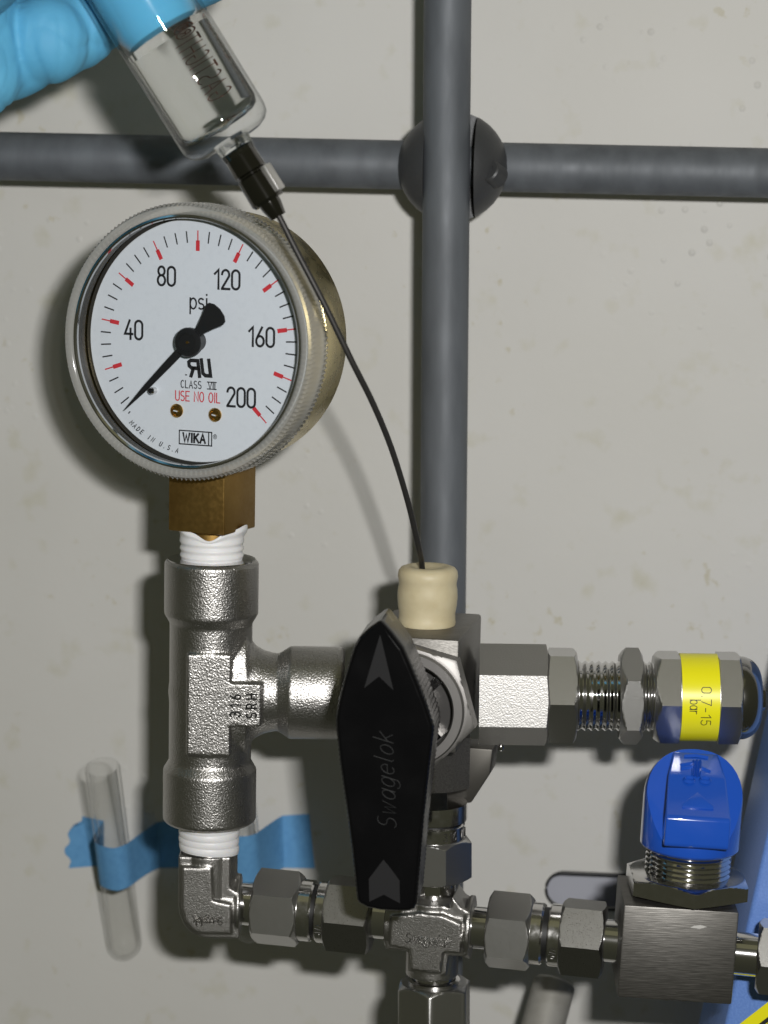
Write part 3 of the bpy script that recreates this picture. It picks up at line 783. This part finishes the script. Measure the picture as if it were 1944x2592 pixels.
# ================================================================== relief valve
def collar_text(root, txt, mt, r, z, ang, h, material='stamp', rot=90, w=.14, ridge=.08):
    # lettering wrapped round a cylinder of radius r whose axis is local z
    def bend(p):
        a = R(ang) + p.x / r
        return Vector(((r + p.z) * math.cos(a), (r + p.z) * math.sin(a), z + p.y))
    textmesh('lettering', txt, h, mt, material, root, w=w, gap=.3, ridge=ridge, lift=.02, bend=bend)
def threads(z0, z1, r, pitch, depth=.55):
    n = max(1, round((z1 - z0) / pitch)); p = (z1 - z0) / n; pr = [(0, z0)]
    for i in range(n):
        z = z0 + i * p
        pr += [(r - depth, z), (r - depth * .9, z + .12 * p), (r - .05, z + .42 * p), (r, z + .5 * p), (r - .05, z + .58 * p), (r - depth * .9, z + .88 * p)]
    return pr + [(r - depth, z1), (0, z1)]
def relief():
    y0 = VC.y - 1.5
    A, B = P(1225, 1757, y0), P(1925, 1767, y0 - 2.5)
    mt = axis(A, B); z = lambda px: t_at(A, B, px=px)
    root = thing('relief_valve', A, 'steel relief valve with a yellow 0.7-15 bar label', 'valve')
    finish('hex_adapter', MB().hexbar(z(1213), z(1386), 12.7, mt, phase=26, c0=0, c1=.9), 'castfine', root)
    finish('hex_nut', MB().hexbar(z(1385), z(1459), 12.55, mt, phase=-2, c0=.8, c1=1.6), 'hexsteel', root)
    finish('thread', MB().lathe(threads(z(1455), z(1575), 8.7, 1.62), mt, 64), 'chrome', root, smooth=50)
    finish('lock_nut', MB().hexbar(z(1566), z(1624), 12.3, mt, phase=30, c0=2.6, c1=1.8), 'hexsteel', root)
    finish('thread', MB().lathe(threads(z(1622), z(1664), 8.7, 1.35), mt, 64), 'chrome', root, smooth=50)
    cap = finish('cap', MB().hexbar(z(1652), z(1716.5), 12.1, mt, phase=-2, c0=2.6, c1=0), 'hexsteel', root)
    finish('cap_hex', MB().hexbar(z(1814), z(1872), 12.1, mt, phase=-2, c0=0, c1=1.4), 'hexsteel', root)
    finish('cap_barrel', MB().lathe([(0, z(1715)), (10.55, z(1715)), (10.55, z(1815)), (0, z(1815))], mt, 64), 'hexsteel', root)
    lb = finish('label', MB().lathe([(10.55, z(1718)), (10.85, z(1718.2)), (10.85, z(1812.8)), (10.55, z(1813))], mt, 96), 'yellow', root)
    def bend(zc):
        def f(p):
            a = p.x / 10.9
            return Vector(((10.87 + p.z) * math.cos(a), (10.87 + p.z) * math.sin(a), zc + p.y))
        return f
    textmesh('lettering', '0.7-15', 2.35, mt, 'black', root, w=.2, gap=.2, lift=.02, wf=1.35, bend=bend(z(1778)))
    textmesh('lettering', 'bar', 2.5, mt, 'black', root, w=.2, gap=.16, lift=.02, wf=.95, bend=bend(z(1750)))
    e = z(1868); L = z(1930) - e
    dome = [(0, e)] + [(10.3, e), (10.3, e + L - 5.6)] + [(10.3 - 5.6 * (1 - math.cos(R(t))) * 1.0, e + L - 5.6 + 5.2 * math.sin(R(t))) for t in range(10, 91, 8)] + [(3.2, e + L - .3), (3.0, e + L + .5), (0, e + L + .5)]
    finish('dome_end', MB().lathe(dome, mt, 72), 'darkchrome', root)
    # small bright drop-like vent stub under the adapter
    finish('vent_pin', MB().ball(P(1268, 1892, y0 - 4), .8, None, (1, 1, 1.3)), 'chrome', root)
relief()

# ================================================================== lower run of tube fittings
LA = P(626, 2289, 0); LB = P(1895, 2416, -21)
LM = axis(LA, LB); lz = lambda px: t_at(LA, LB, px=px)
RN = 9.85
def pair(name, p, label, group, flip=False, txt='316'):
    """p: pixel positions  nut0, nut1, collar end, groove end, collar2 end, body hex end, stub end, stub start"""
    base = LM @ Vector((0, 0, lz(p[0])))
    root = thing(name, base - Vector((0, 0, RN)), label, 'pipe fitting', group)
    finish('tube', MB().lathe([(0, lz(p[7])), (5.25, lz(p[7])), (5.25, lz(p[6])), (0, lz(p[6]))], LM, 48), 'chrome', root)
    finish('nut', MB().hexbar(lz(p[0]), lz(p[1]) + .6, RN, LM, phase=27, c0=1.6, c1=1.9), 'hexsteel', root)
    r = 7.75
    a, b, c, d_ = lz(p[1]), lz(p[2]), lz(p[3]), lz(p[4])
    finish('collar', MB().lathe([(0, a), (r, a), (r, b - .5), (r - .4, b), (0, b)], LM, 64), 'steel', root)
    finish('gap_ring', MB().lathe([(6.7, b - .4), (6.7, c + .4)], LM, 64), 'gasket', root)
    finish('collar', MB().lathe([(0, c), (r - .4, c), (r, c + .4), (r, d_), (0, d_)], LM, 64), 'steel', root)
    finish('body_hex', MB().hexbar(d_ - .4, lz(p[5]), RN, LM, phase=-3, c0=1.6, c1=1.3), 'hexdark', root)
    collar_text(root, txt, LM, r, (c + d_) / 2, 18, 1.5)
    return root
pair('tube_fitting', (648, 757, 796, 806, 833, 944, 985, 600), 'steel hex nut union between the elbow and the cross', 'tube unions', txt='VAR')
pair('tube_fitting', (1236, 1341, 1377, 1390, 1424, 1531, 1580, 1190), 'steel hex nut union between the cross and the blue-knobbed valve', 'tube unions', txt='VAO')

def elbow():
    c0 = TF @ Vector((0, 0, -HALF)); corner = LM @ Vector((0, 0, lz(527)))
    c = Vector((c0.x, c0.y - .3, corner.z))
    root = thing('elbow_fitting', c - Vector((0, 0, 8)), 'small forged steel elbow with white thread tape below the tee', 'pipe fitting')
    e = frame(c, TYAW + 1)
    mb = MB()
    h = 7.2
    top = (c0.z - c.z) - 7.6
    zx = (LM @ Vector((0, 0, lz(611)))) - c; xr = zx.dot(e.to_3x3() @ Vector((1, 0, 0)))
    q = MB()
    poly = [(-h, top), (-h, 1.6), (-h + .4, -1.2), (-h + 1.5, -3.9), (-h + 3.4, -6.0), (-h + 6.0, -7.2), (0, -7.4), (xr, -7.4), (xr, 4.4), (h - .3, 5.2), (h - 1.4, 6.0), (h - 1.4, top)]
    q.prism(poly, -6.2, 6.2, e)
    q.lathe([(0, .8), (h + .1, .8), (h + .1, top), (0, top)], e, 48)
    q.lathe([(0, -2), (7.0, -2), (7.0, xr - 1.2), (7.6, xr - 1), (7.6, xr), (0, xr)], e @ Matrix.Rotation(R(90), 4, 'Y'), 48)
    q.prism([(-6.2, top - 2.4), (-6.2, .8), (-5.2, -2.8), (-3.2, -5.0), (-1.4, -5.7), (xr - 2, -5.6), (xr - 2, 2), (1.6, 3), (1.2, top - 2.4)], -7.75, -3, e)
    finish('body', fuse(q, .3, 4, .5), 'forge', root, smooth=60)
    t = e @ facing(Vector((.4, -7.7, -2.2)), (-1, 0, 0), (0, 0, -1))
    textmesh('lettering', 'Swagelok', 1.9, t, 'forge', root, w=.5, gap=.1, wf=.95, ridge=.35, lift=0)
    # threaded end wrapped with white tape
    tl = c0.z - c.z + 1.5
    finish('threaded_end', MB().lathe([(6.6, top - 1), (6.6, tl), (0, tl)], e, 40), 'steel', root)
    pr = []
    z = top - .1
    while z < tl:
        pr.append((7.35 + .022 * (z - top) + .24 * abs(math.sin((z - top) * math.pi / 1.95)) ** .6, z)); z += .13
    def zf(r, z, a): return z - .85 * math.cos(a - .9) * max(0, 1 - (z - top) / 5.5) + .16 * math.sin(a)
    def rf(r, z, a): return r + .05 * math.sin(3 * a + z)
    finish('thread_tape', MB().lathe(pr, e, 72, rfun=rf, zfun=zf), 'ptfe', root, smooth=70)
elbow()

VA = P(1097, 1940, VC.y); VBt = P(1099, 2592, VC.y - .5)
VM = axis(VBt, VA)             # z runs upwards
vz = lambda py: t_at(VBt, VA, py=py)
def cross():
    zc = lz(1096); c = LM @ Vector((0, 0, zc))
    root = thing('cross_fitting', c - Vector((0, 0, 11)), 'forged steel four-way cross fitting with raised script lettering', 'pipe fitting')
    e = frame(c, 9.5); e = Matrix.Translation(c) @ Matrix(((LM.to_3x3() @ Vector((0, 0, 1))), -(LM.to_3x3() @ Vector((1, 0, 0))), -(LM.to_3x3() @ Vector((0, 1, 0))))).transposed().to_4x4()
    ez = frame(c, 9.5)
    q = MB()
    l, r_, t, b = lz(982) - zc, lz(1197) - zc, vz(2264) - (c - VBt).dot((VA - VBt).normalized()), vz(2455) - (c - VBt).dot((VA - VBt).normalized())
    q.lathe([(0, l), (7.0, l), (7.0, r_ - 1.4), (7.9, r_ - 1.2), (7.9, r_), (0, r_)], LM @ Matrix.Translation((0, 0, zc)), 48)
    q.lathe([(0, b), (6.6, b), (6.6, t), (0, t)], ez, 48)
    q.prism([(l + .5, -6), (-5.2, -6.2), (-5, b + 2), (4.6, b + 2), (5, -6.2), (r_ - .6, -6), (r_ - .6, 5.6), (7.4, 6.6), (5.2, 9.2), (5, t - .3), (-5, t - .3), (-5.2, 9), (-7.6, 6.4), (l + .5, 5.6)], -5.8, 5.8, e)
    q.prism([(l + 1.8, -4.6), (-4.6, -5), (-3.8, b + 3), (3.4, b + 3), (3.8, -5), (r_ - 2, -4.6), (r_ - 2, 2.8), (3.2, 4.4), (2, t - 2), (-3, t - 2), (-4, 4), (l + 1.8, 3)], -7.5, -3, e)
    finish('body', fuse(q, .3, 4, .5), 'forge', root, smooth=60)
    tm = e @ facing(Vector((-.2, -7.45, -2.0)), (1, 0, -.02), (.02, 0, 1))
    textmesh('lettering', 'Swagelok', 2.4, tm, 'hexsteel', root, w=.48, gap=.12, wf=1.15, slant=.2, ridge=.4, lift=0)
cross()
def vertical_fittings():
    base = VM @ Vector((0, 0, vz(2262)))
    root = thing('tube_fitting', base, 'upright steel hex fitting joining the black-handled valve to the cross', 'pipe fitting')
    z = vz
    finish('tube', MB().lathe([(0, z(2285)), (5.4, z(2285)), (5.4, z(2210)), (0, z(2210))], VM, 48), 'chrome', root)
    finish('nut', MB().hexbar(z(2222), z(2118), 9.75, VM, phase=17, c0=1.3, c1=1.8), 'hexsteel', root)
    finish('collar', MB().lathe([(0, z(2122)), (7.9, z(2122)), (7.9, z(2084)), (7.5, z(2080)), (0, z(2080))], VM, 64), 'steel', root)
    finish('gap_ring', MB().lathe([(7.0, z(2082)), (7.0, z(2070))], VM, 64), 'gasket', root)
    finish('collar', MB().lathe([(0, z(2073)), (8.4, z(2073)), (8.5, z(2068)), (8.5, z(2030)), (0, z(2030))], VM, 64), 'steel', root)
    collar_text(root, '316 VAR', VM, 7.9, z(2101), 52, 2.0, rot=0, w=.2, ridge=.14)
    b2 = VM @ Vector((0, 0, z(2760)))
    root = thing('tube_fitting', b2, 'upright steel hex nut hanging below the cross', 'pipe fitting')
    finish('tube', MB().lathe([(0, z(2500)), (5.2, z(2500)), (5.2, z(2440)), (0, z(2440))], VM, 48), 'chrome', root)
    finish('nut', MB().hexbar(z(2760), z(2484), 9.9, VM, phase=-8, c0=1, c1=2.2), 'hexsteel', root)
    finish('nut_lip', MB().lathe([(6.6, z(2490)), (6.6, z(2478)), (5.6, z(2476)), (5.2, z(2484))], VM, 48), 'steel', root)
vertical_fittings()

# ================================================================== needle valve with blue knob
def needle_valve():
    c = LM @ Vector((0, 0, (lz(1573) + lz(1868)) / 2))
    yf = c.y - 13
    tl, tr, bl = P(1580, 2291, yf), P(1871, 2310, yf - .8), P(1573, 2525, yf)
    w = (tr - tl).length; h = tl.z - bl.z
    xd = (tr - tl).normalized(); zd = Vector((0, 0, 1)); zd = (zd - xd * zd.dot(xd)).normalized(); yd = zd.cross(xd)
    B = Matrix((xd, yd, zd)).transposed().to_4x4(); B.translation = tl
    root = thing('needle_valve', B @ Vector((w / 2, 12, -h)), 'square steel needle valve with glossy blue bar knob', 'valve')
    D = 25.0
    blk = finish('body', MB().box(0, w, 0, D, -h, 0, B), 'brushed', root, bevel=.45)
    # nick in the front
    n_ = B @ Matrix.Translation((w * .66, -.02, -4.2))
    finish('scratch', MB().add([(-2, -.03, -.35), (.3, -.03, -.5), (2, -.03, .15), (.4, -.03, .5), (-1.2, -.03, .2)], [[0, 1, 2, 3, 4]], n_), 'scratch', root)
    ax = B @ Matrix.Translation((w * .575, D * .5, 0))
    up = ax @ Matrix.Rotation(R(-90), 4, 'Z')
    finish('panel_nut', MB().hexbar(1.1, 5.6, 16.1, up, phase=2, c0=.2, c1=1.9), 'steel', root)
    finish('neck', MB().lathe([(0, -.2), (10.6, -.2), (10.6, 1.6), (0, 1.6)], up, 56), 'steel', root)
    finish('thread', MB().lathe(threads(5.2, 12.6, 10.5, 1.25, .45), up, 64), 'chrome', root, smooth=50)
    # knob: domed cylinder with two slanting flats that leave a bar with a square nose
    k0 = 12.0
    kf = ax @ Matrix.Translation((0, 0, k0))
    rk, hk = 12.1, 24.0
    pr = [(0, 0), (11.6, 0), (rk, .6), (rk, 12.0)]
    for t in range(9, 91, 9):
        pr.append((rk * math.cos(R(t)) ** .8 if t < 90 else 0, 12.0 + (hk - 12.0) * math.sin(R(t))))
    dome = MB().lathe(pr, kf, 96)
    cutters = []
    for s in (-1, 1):
        q = [(-9.6, 3.4), (-30, 2.6), (-30, 60), (25.6, 60)]
        x0, x1 = (0, 30) if s > 0 else (-30, .01)
        v = [(x0, y, z) for y, z in q] + [(x1, y, z) for y, z in q]
        cutters.append(MB().add(v, [[0, 1, 2, 3], [7, 6, 5, 4], [0, 4, 5, 1], [1, 5, 6, 2], [2, 6, 7, 3], [3, 7, 4, 0]], kf))
    kn = finish('knob', cut(dome, *cutters), 'knob', root, bevel=.3, seg=2, smooth=28)
    # bar that runs over the dome and ends in the nose
    prof = [(-14.6, 3.8), (-15.0, 4.6), (-14.6, 10.9), (-13.8, 11.6), (-12.4, 12.1), (-5.4, 18.6), (-4.6, 19.2), (-.2, 22.0), (1.8, 22.9), (3.4, 22.9), (4.4, 21), (4.4, 3.8)]
    nb = len(prof); v = []; f = []
    def hw(y, z): return 7.75 - max(0, z - 11) * .10 - max(0, z - 19) * .28
    for s in (-1, 1):
        for y, z in prof: v.append((s * hw(y, z), y, z))
    f = [list(range(nb)), list(range(2 * nb - 1, nb - 1, -1))] + [[(i + 1) % nb, i, i + nb, (i + 1) % nb + nb] for i in range(nb)]
    bar = finish('knob_bar', MB().add(v, f, kf), 'knob', kn, bevel=.55, seg=3, smooth=40)
    # raised marks on the sloping top
    sd = Vector((0, 4.4, 2.8)).normalized()
    tm = kf @ facing(Vector((0, -2.2, 20.75)), (1, 0, 0), tuple(sd))
    mk = MB()
    for x, y, rx, ry in ((-2.0, -4.6, 1.15, .8), (1.9, -4.4, 1.15, .8)):
        mk.ribbon(oval(x, y, rx, ry), .8, tm, .6, .0)
    for s in ([(-.3, -3.2), (.1, 1.6)], [(.5, -3.2), (.9, 1.6)], [(-1.1, -3.0), (-.7, 1.4)], [(-3.6, .2), (-1.4, .9)], [(-3.5, -1.0), (-1.3, -.4)], [(1.6, -.6), (3.0, -1.4)], [(-2.6, 3.2), (0, 3.6), (2.6, 3.2)]):
        mk.ribbon(s, .8, tm, .6, .0)
    finish('raised_mark', mk, 'knob', kn, recalc=False)
    sd = Vector((0, 7.0, 6.7)).normalized()
    t2 = kf @ facing(Vector((0, -9.9, 14.3)), (1, 0, 0), tuple(sd))
    finish('raised_arrow', MB().add([(-3.8, -2.4, -.2), (3.8, -2.4, -.2), (3.8, -1.4, -.2), (0, 2.2, -.2), (-3.8, -1.4, -.2), (-3.8, -2.4, .4), (3.8, -2.4, .4), (3.8, -1.4, .4), (0, 2.2, .4), (-3.8, -1.4, .4)],
           [[5, 6, 7, 8, 9], [0, 1, 6, 5], [1, 2, 7, 6], [2, 3, 8, 7], [3, 4, 9, 8], [4, 0, 5, 9]], t2), 'knob', kn, bevel=.15)
    # right-hand tube and nut at the edge of the picture
    finish('tube', MB().lathe([(0, lz(1860)), (5.3, lz(1860)), (5.3, lz(1925)), (0, lz(1925))], LM, 48), 'chrome', root)
    nr = thing('tube_nut', LM @ Vector((0, 0, lz(1920))) - Vector((0, 0, RN)), 'steel hex nut on the short tube beside the blue instrument case', 'pipe fitting')
    finish('nut', MB().hexbar(lz(1916), lz(2040), 9.6, LM, phase=-3, c0=1.9, c1=1.5), 'hexsteel', nr)
    finish('tube', MB().lathe([(0, lz(2030)), (5.2, lz(2030)), (5.2, lz(2200)), (0, lz(2200))], LM, 32), 'chrome', nr)
needle_valve()

# ================================================================== blue instrument case on the right
def case():
    yf, yb = -8.0, 24.0
    p1, p2 = P(1944, 2104, yf), P(1836, 2592, yf)
    zd = (p1 - p2).normalized(); yd = Vector((0, 1, 0)); xd = yd.cross(zd).normalized()
    B = Matrix((xd, yd, zd)).transposed().to_4x4(); B.translation = p2
    root = thing('instrument_case', B @ Vector((60, 20, -60)), 'tilted blue metal instrument case with a yellow triangle sticker', 'case')
    top = (P(1944, 1816, yb) - p2).dot(zd) + 40
    finish('housing', MB().box(0, 140, 0, yb - yf + 2, -60, top, B), 'case', root, bevel=1.2, seg=3)
    f = B @ facing(Vector((0, -.06, 0)), (1, 0, 0), (0, 0, 1))
    a, b = P(1872, 2592, yf), P(1944, 2536, yf)
    inv = f.inverted(); a, b = inv @ a, inv @ b; dr = (b - a).to_2d().normalized()
    c0 = a.to_2d() - dr * 22; c1 = c0 + dr * 62; nn = Vector((dr.y, -dr.x)); c2 = c0 + dr * 31 + nn * 54
    def tri(k): 
        g = (c0 + c1 + c2) / 3; return [(g + (q - g) * k) for q in (c0, c1, c2)]
    finish('sticker', MB().add([(q.x, q.y, .02) for q in tri(1)] + [(q.x, q.y, -.15) for q in tri(1)], [[0, 1, 2], [0, 1, 4, 3], [1, 2, 5, 4], [2, 0, 3, 5]], f), 'yellow', root)
    t = tri(.80); mb = MB().ribbon([tuple(q) for q in t + [t[0]]], 1.1, f, 0, .06)
    finish('sticker_border', mb, 'black', root, recalc=False)
case()

# ================================================================== test tubes and blue tape
def tube_geo(bot, top, r):
    return dict(b=bot, t=top, r=r, d=(top - bot).normalized(), L=(top - bot).length)
T1 = tube_geo(PW(316, 2385, 5.3), PW(259, 1941, 27), 4.85)
T2 = tube_geo(PW(634, 2345, 5.3), PW(596, 1950, 22), 4.85)
def test_tube(T, label, group):
    mt = axis(T['b'], T['t']); r, L = T['r'], T['L']; w = .9
    pr = [(r * math.sin(R(a)), -r * math.cos(R(a)) ) for a in range(0, 91, 10)]
    pr[0] = (0, -r)
    pr += [(r, L - .6), (r - .15, L - .1), (r - .5, L), (r - w, L - .3)]
    inn = [((r - w) * math.sin(R(a)), -(r - w) * math.cos(R(a))) for a in range(90, -1, -10)]; inn[-1] = (0, -(r - w))
    o = finish('test_tube', MB().lathe(pr + inn, mt, 56), 'tubeglass', smooth=60)
    return tag(o, label, 'test tube', group)
test_tube(T1, 'clear glass test tube held by blue tape beside the tee', 'taped test tubes')
test_tube(T2, 'clear glass test tube mostly hidden behind the tee and elbow', 'taped test tubes')
def tape():
    def upper(px):
        pts = [(150, 2080), (200, 2065), (330, 2092), (420, 2078), (560, 2066), (660, 2068), (777, 2061)]
        for (a, ya), (b, yb_) in zip(pts[:-1], pts[1:]):
            if px <= b: return ya + (yb_ - ya) * max(0, (px - a)) / (b - a)
        return pts[-1][1]
    def lower(px):
        pts = [(150, 2199), (172, 2198), (240, 2192), (330, 2210), (380, 2198), (560, 2192), (660, 2196), (797, 2198)]
        for (a, ya), (b, yb_) in zip(pts[:-1], pts[1:]):
            if px <= b: return ya + (yb_ - ya) * max(0, (px - a)) / (b - a)
        return pts[-1][1]
    xs = [163 + i * 4 for i in range(int((790 - 163) / 4) + 1)]
    NV = 14; v = []; f = []
    for px in xs:
        for j in range(NV + 1):
            t = j / NV
            x = px
            if px < 215:                            # torn left end
                edge = 163 + 36 * abs(t - .62) ** .8 + 6 * math.sin(t * 17) + (20 if t < .12 else 0)
                x = max(px, edge)
            if px > 760: x = px + 14 * t - 4
            p = PW(x, upper(px) + (lower(px) - upper(px)) * t, .25)
            h = 0.0
            for T in (T1, T2):
                r = T['r'] + .12
                d = T['d']; rel = p - T['b']
                # axis point at the same height along the wall
                s = rel.z / d.z; a = T['b'] + d * s; hc = (a - W0).dot(WN)
                lat = (p - a).dot(WU)
                if abs(lat) < r: h = max(h, hc + math.sqrt(max(0, r * r - lat * lat)) * .98)
                else:
                    e = abs(lat) - r; wd = 1.2 if lat < 0 else 4.5
                    if e < wd: h = max(h, hc * (1 - e / wd) ** (1.2 if lat > 0 else .8))
            v.append(p + WN * h + Vector((0, 0, 0)))
    n = NV + 1
    for i in range(len(xs) - 1):
        for j in range(NV): f.append([i * n + j, i * n + j + 1, (i + 1) * n + j + 1, (i + 1) * n + j])
    N = len(v); v2 = v + [p - WN * .16 for p in v]
    f2 = f + [[i + N for i in q[::-1]] for q in f]
    o = finish('masking_tape', (v2, f2), 'tape', smooth=50, recalc=False)
    tag(o, 'torn strip of blue masking tape holding two test tubes to the wall', 'tape')
tape()

# ================================================================== syringe with needle
SY = -40.0
S0, S1 = P(586, 357, SY), P(698, 538, SY - 1)
def syringe():
    down = (S1 - S0).normalized(); up = -down
    A = S0                                        # flat end of the barrel
    mt = axis(A, A + up * 100)                    # z runs up the barrel
    root = thing('syringe', S1, 'glass syringe of clear liquid with red-brown print and a long steel needle', 'syringe')
    ro, ri = 10.95, 10.1
    LB = 95.0
    br = [(0, -.3), (3.6, -.3), (7.5, -.2), (9.2, .5), (10.4, 1.6), (10.85, 3.2), (ro, 5), (ro, LB), (15, LB + .5), (15, LB + 3), (ri, LB + 3),
          (ri, 6.2), (ri - .6, 4.6), (ri - 2, 3.9), (3, 3.7), (1.2, 3.0), (1.2, -.3)][0:]
    br = br[:-1] + [(0, 3.0)]
    bar = finish('barrel', MB().lathe(br, mt, 96), 'barrelglass', root, smooth=50)
    zl = 27.5
    lq = [(0, 3.02), (3, 3.72), (ri - 2, 3.93), (ri - .6, 4.63), (ri + .04, 6.2), (ri + .04, zl), (0, zl)]
    finish('liquid', MB().lathe(lq, mt, 96), 'liquid', root, smooth=50)
    pl = [(0, zl + .2), (5, zl + .25), (ri - 1.2, zl + 1.4), (ri - .1, zl + 4), (ri - .1, zl + 75), (0, zl + 75)]
    pg = finish('plunger', MB().lathe(pl, mt, 72), 'plunger', root, smooth=50)
    finish('plunger_knob', MB().lathe([(5, zl + 75), (5, zl + 90), (11, zl + 92), (11, zl + 96), (0, zl + 97)], mt, 48), 'plunger', pg)
    # printing on the far side of the barrel, read from behind
    def bend(p):
        a = math.pi - .10 - p.y / ro
        return Vector(((ro + .03) * math.cos(a), (ro + .03) * math.sin(a), p.x))
    for txt, z0 in (('GASTIGHT', 18.6), ('®', 27.0), ('HAMILTON', 39.5)):
        textmesh('print', txt, 2.9, mt @ Matrix.Translation((0, 0, z0)), 'brown', bar, w=.2, gap=.2, wf=1.05, bend=bend)
    # metal luer lock, hub and needle
    d1 = axis(A, A + down * 30)
    L = (S1 - S0).length
    finish('glass_tip', MB().lathe([(4.4, -.6), (4.2, 1.0), (3.7, 4.5), (0, 4.5)], d1, 48), 'glass', root)
    hub = finish('luer_lock', MB().lathe([(0, 2.2), (3.2, 2.2), (3.75, 2.6), (3.9, 8.2), (3.5, 8.5), (3.5, 8.9), (3.9, 9.2), (4.05, 15.4), (3.6, 16.1), (0, 16.2)], d1, 56), 'luer', root, smooth=28)
    finish('lock_wing', MB().box(-1.7, 1.7, -4.75, -3.3, 8.6, 15.2, d1 @ Matrix.Rotation(R(24), 4, 'Z')), 'wing', hub, bevel=.25)
    finish('needle_hub', MB().lathe([(0, 15.8), (2.6, 15.8), (2.5, 17.2), (1.9, 20.0), (1.75, L - .4), (1.2, L), (0, L)], d1, 40), 'luer', root)
    # needle bends down into the septum
    K = 1944 / 1659
    pxs = [(600, 462), (640, 541), (700, 656), (760, 780), (805, 870), (845, 967), (880, 1080), (904, 1180), (912, 1226)]
    y1 = SEP.y - 1.5
    pts = [S1 - down * 2]
    n = len(pxs)
    for i, (x, y) in enumerate(pxs):
        t = i / (n - 1); dep = (SY - 1) + (y1 - (SY - 1)) * max(0, (t - .30) / .70) ** 1.25
        pts.append(P(x * K, y * K, dep))
    pts.append(pts[-1] + Vector((.6, .3, -9)))
    # smooth Catmull-Rom
    out = []
    for i in range(len(pts) - 1):
        p0, p1, p2, p3 = pts[max(i - 1, 0)], pts[i], pts[i + 1], pts[min(i + 2, len(pts) - 1)]
        for k in range(8):
            t = k / 8
            out.append(.5 * ((2 * p1) + (p2 - p0) * t + (2 * p0 - 5 * p1 + 4 * p2 - p3) * t * t + (3 * p1 - p0 - 3 * p2 + p3) * t ** 3))
    out.append(pts[-1])
    finish('needle', MB().tube(out, .72, 14), M['steel_dark'], root)
M['steel_dark'] = mat('needle_steel', (.05, .048, .046), .5, .6)
syringe()

# ================================================================== gloved hand
def hand():
    yb = -19.0
    mb = MB()
    def chain(pts, rads, step=2.0):
        for (a, ra), (b, rb) in zip(list(zip(pts, rads))[:-1], list(zip(pts, rads))[1:]):
            L = (b - a).length; n = max(1, int(L / step))
            for i in range(n + 1):
                t = i / n; mb.ball(a.lerp(b, t), ra + (rb - ra) * t, n=16)
    q = lambda x, y, d: P(x, y, d)
    # index finger passes behind the barrel; the glove is bunched into folds
    fp = [(-60, 175, -24), (60, 118, -22), (128, 86, -21), (150, 76, -19), (214, 55, -18), (236, 22, -16), (300, 0, -16), (380, -45, -17), (470, -72, -19), (545, -98, -24)]
    fr = [10.6, 11.0, 11.2, 9.8, 9.6, 9.0, 9.2, 9.2, 9.4, 8.6]
    chain([q(*p) for p in fp], fr, 1.6)
    # fold ridges
    mb.ball(q(196, 84, -19), 8.6, n=20); mb.ball(q(118, 100, -25), 10.4, n=20)
    # three further fingers, higher up the barrel
    for k in range(1, 4):
        dx, dy = -95 * k, -190 * k
        chain([q(-60 + dx, 150 + dy, -24), q(130 + dx, 60 + dy, -18), q(330 + dx, -30 + dy, -17), q(500 + dx, -95 + dy, -22), q(570 + dx, -110 + dy, -34 + 3 * k)],
              [10.5, 10.2, 9.6, 9.2, 8.2], 3)
    # palm, thumb on the near side, wrist
    chain([q(-60, 180, -30), q(-150, 60, -30), q(-260, -160, -30), q(-420, -420, -28)], [11.0, 18, 21, 18], 4)
    chain([q(-170, 120, -34), q(-280, 0, -34), q(-420, -200, -32)], [15, 19, 20], 4)
    chain([q(-130, -60, -46), q(30, -190, -60), q(190, -270, -64), q(300, -330, -62)], [14, 12, 10.5, 9.0], 3)
    chain([q(-90, 195, -32), q(-260, 240, -36), q(-420, 260, -38), q(-700, 360, -40), q(-1000, 520, -42)], [10.5, 17, 25, 26, 28], 5)
    chain([q(-300, -100, -34), q(-520, 120, -38)], [24, 27], 5)
    v, f = fuse(mb, .6, 5, .5)
    # wrinkles in the thin rubber
    def wrinkle(p):
        a = noise.noise(Vector((p.x * .09, p.y * .09, p.z * .05 + p.x * .05))) * .4
        b = abs(noise.noise(Vector((p.x * .16 + p.z * .10, p.y * .1, p.z * .07 - p.x * .03)))) * .5
        cr = (1 - min(1, abs(noise.noise(Vector((p.x * .055 + 3, p.y * .05, p.z * .035 + p.x * .03)))) * 3.2)) ** 3
        c2 = (1 - min(1, abs(noise.noise(Vector((p.x * .13 + 9, p.y * .1, p.z * .05 - p.x * .06)))) * 4.0)) ** 3
        return a * .6 - b * .6 - cr * .45 - c2 * .15
    me = bpy.data.meshes.new('t'); me.from_pydata([tuple(x) for x in v], [], f); me.update()
    v = [vv.co + vv.normal * wrinkle(vv.co) for vv in me.vertices]; bpy.data.meshes.remove(me)
    o = finish('gloved_hand', (v, f), 'glove', smooth=80)
    tag(o, 'hand in a blue nitrile glove holding the glass syringe', 'hand')
hand()

for o in bpy.data.objects:
    if '_o' in o: del o['_o']
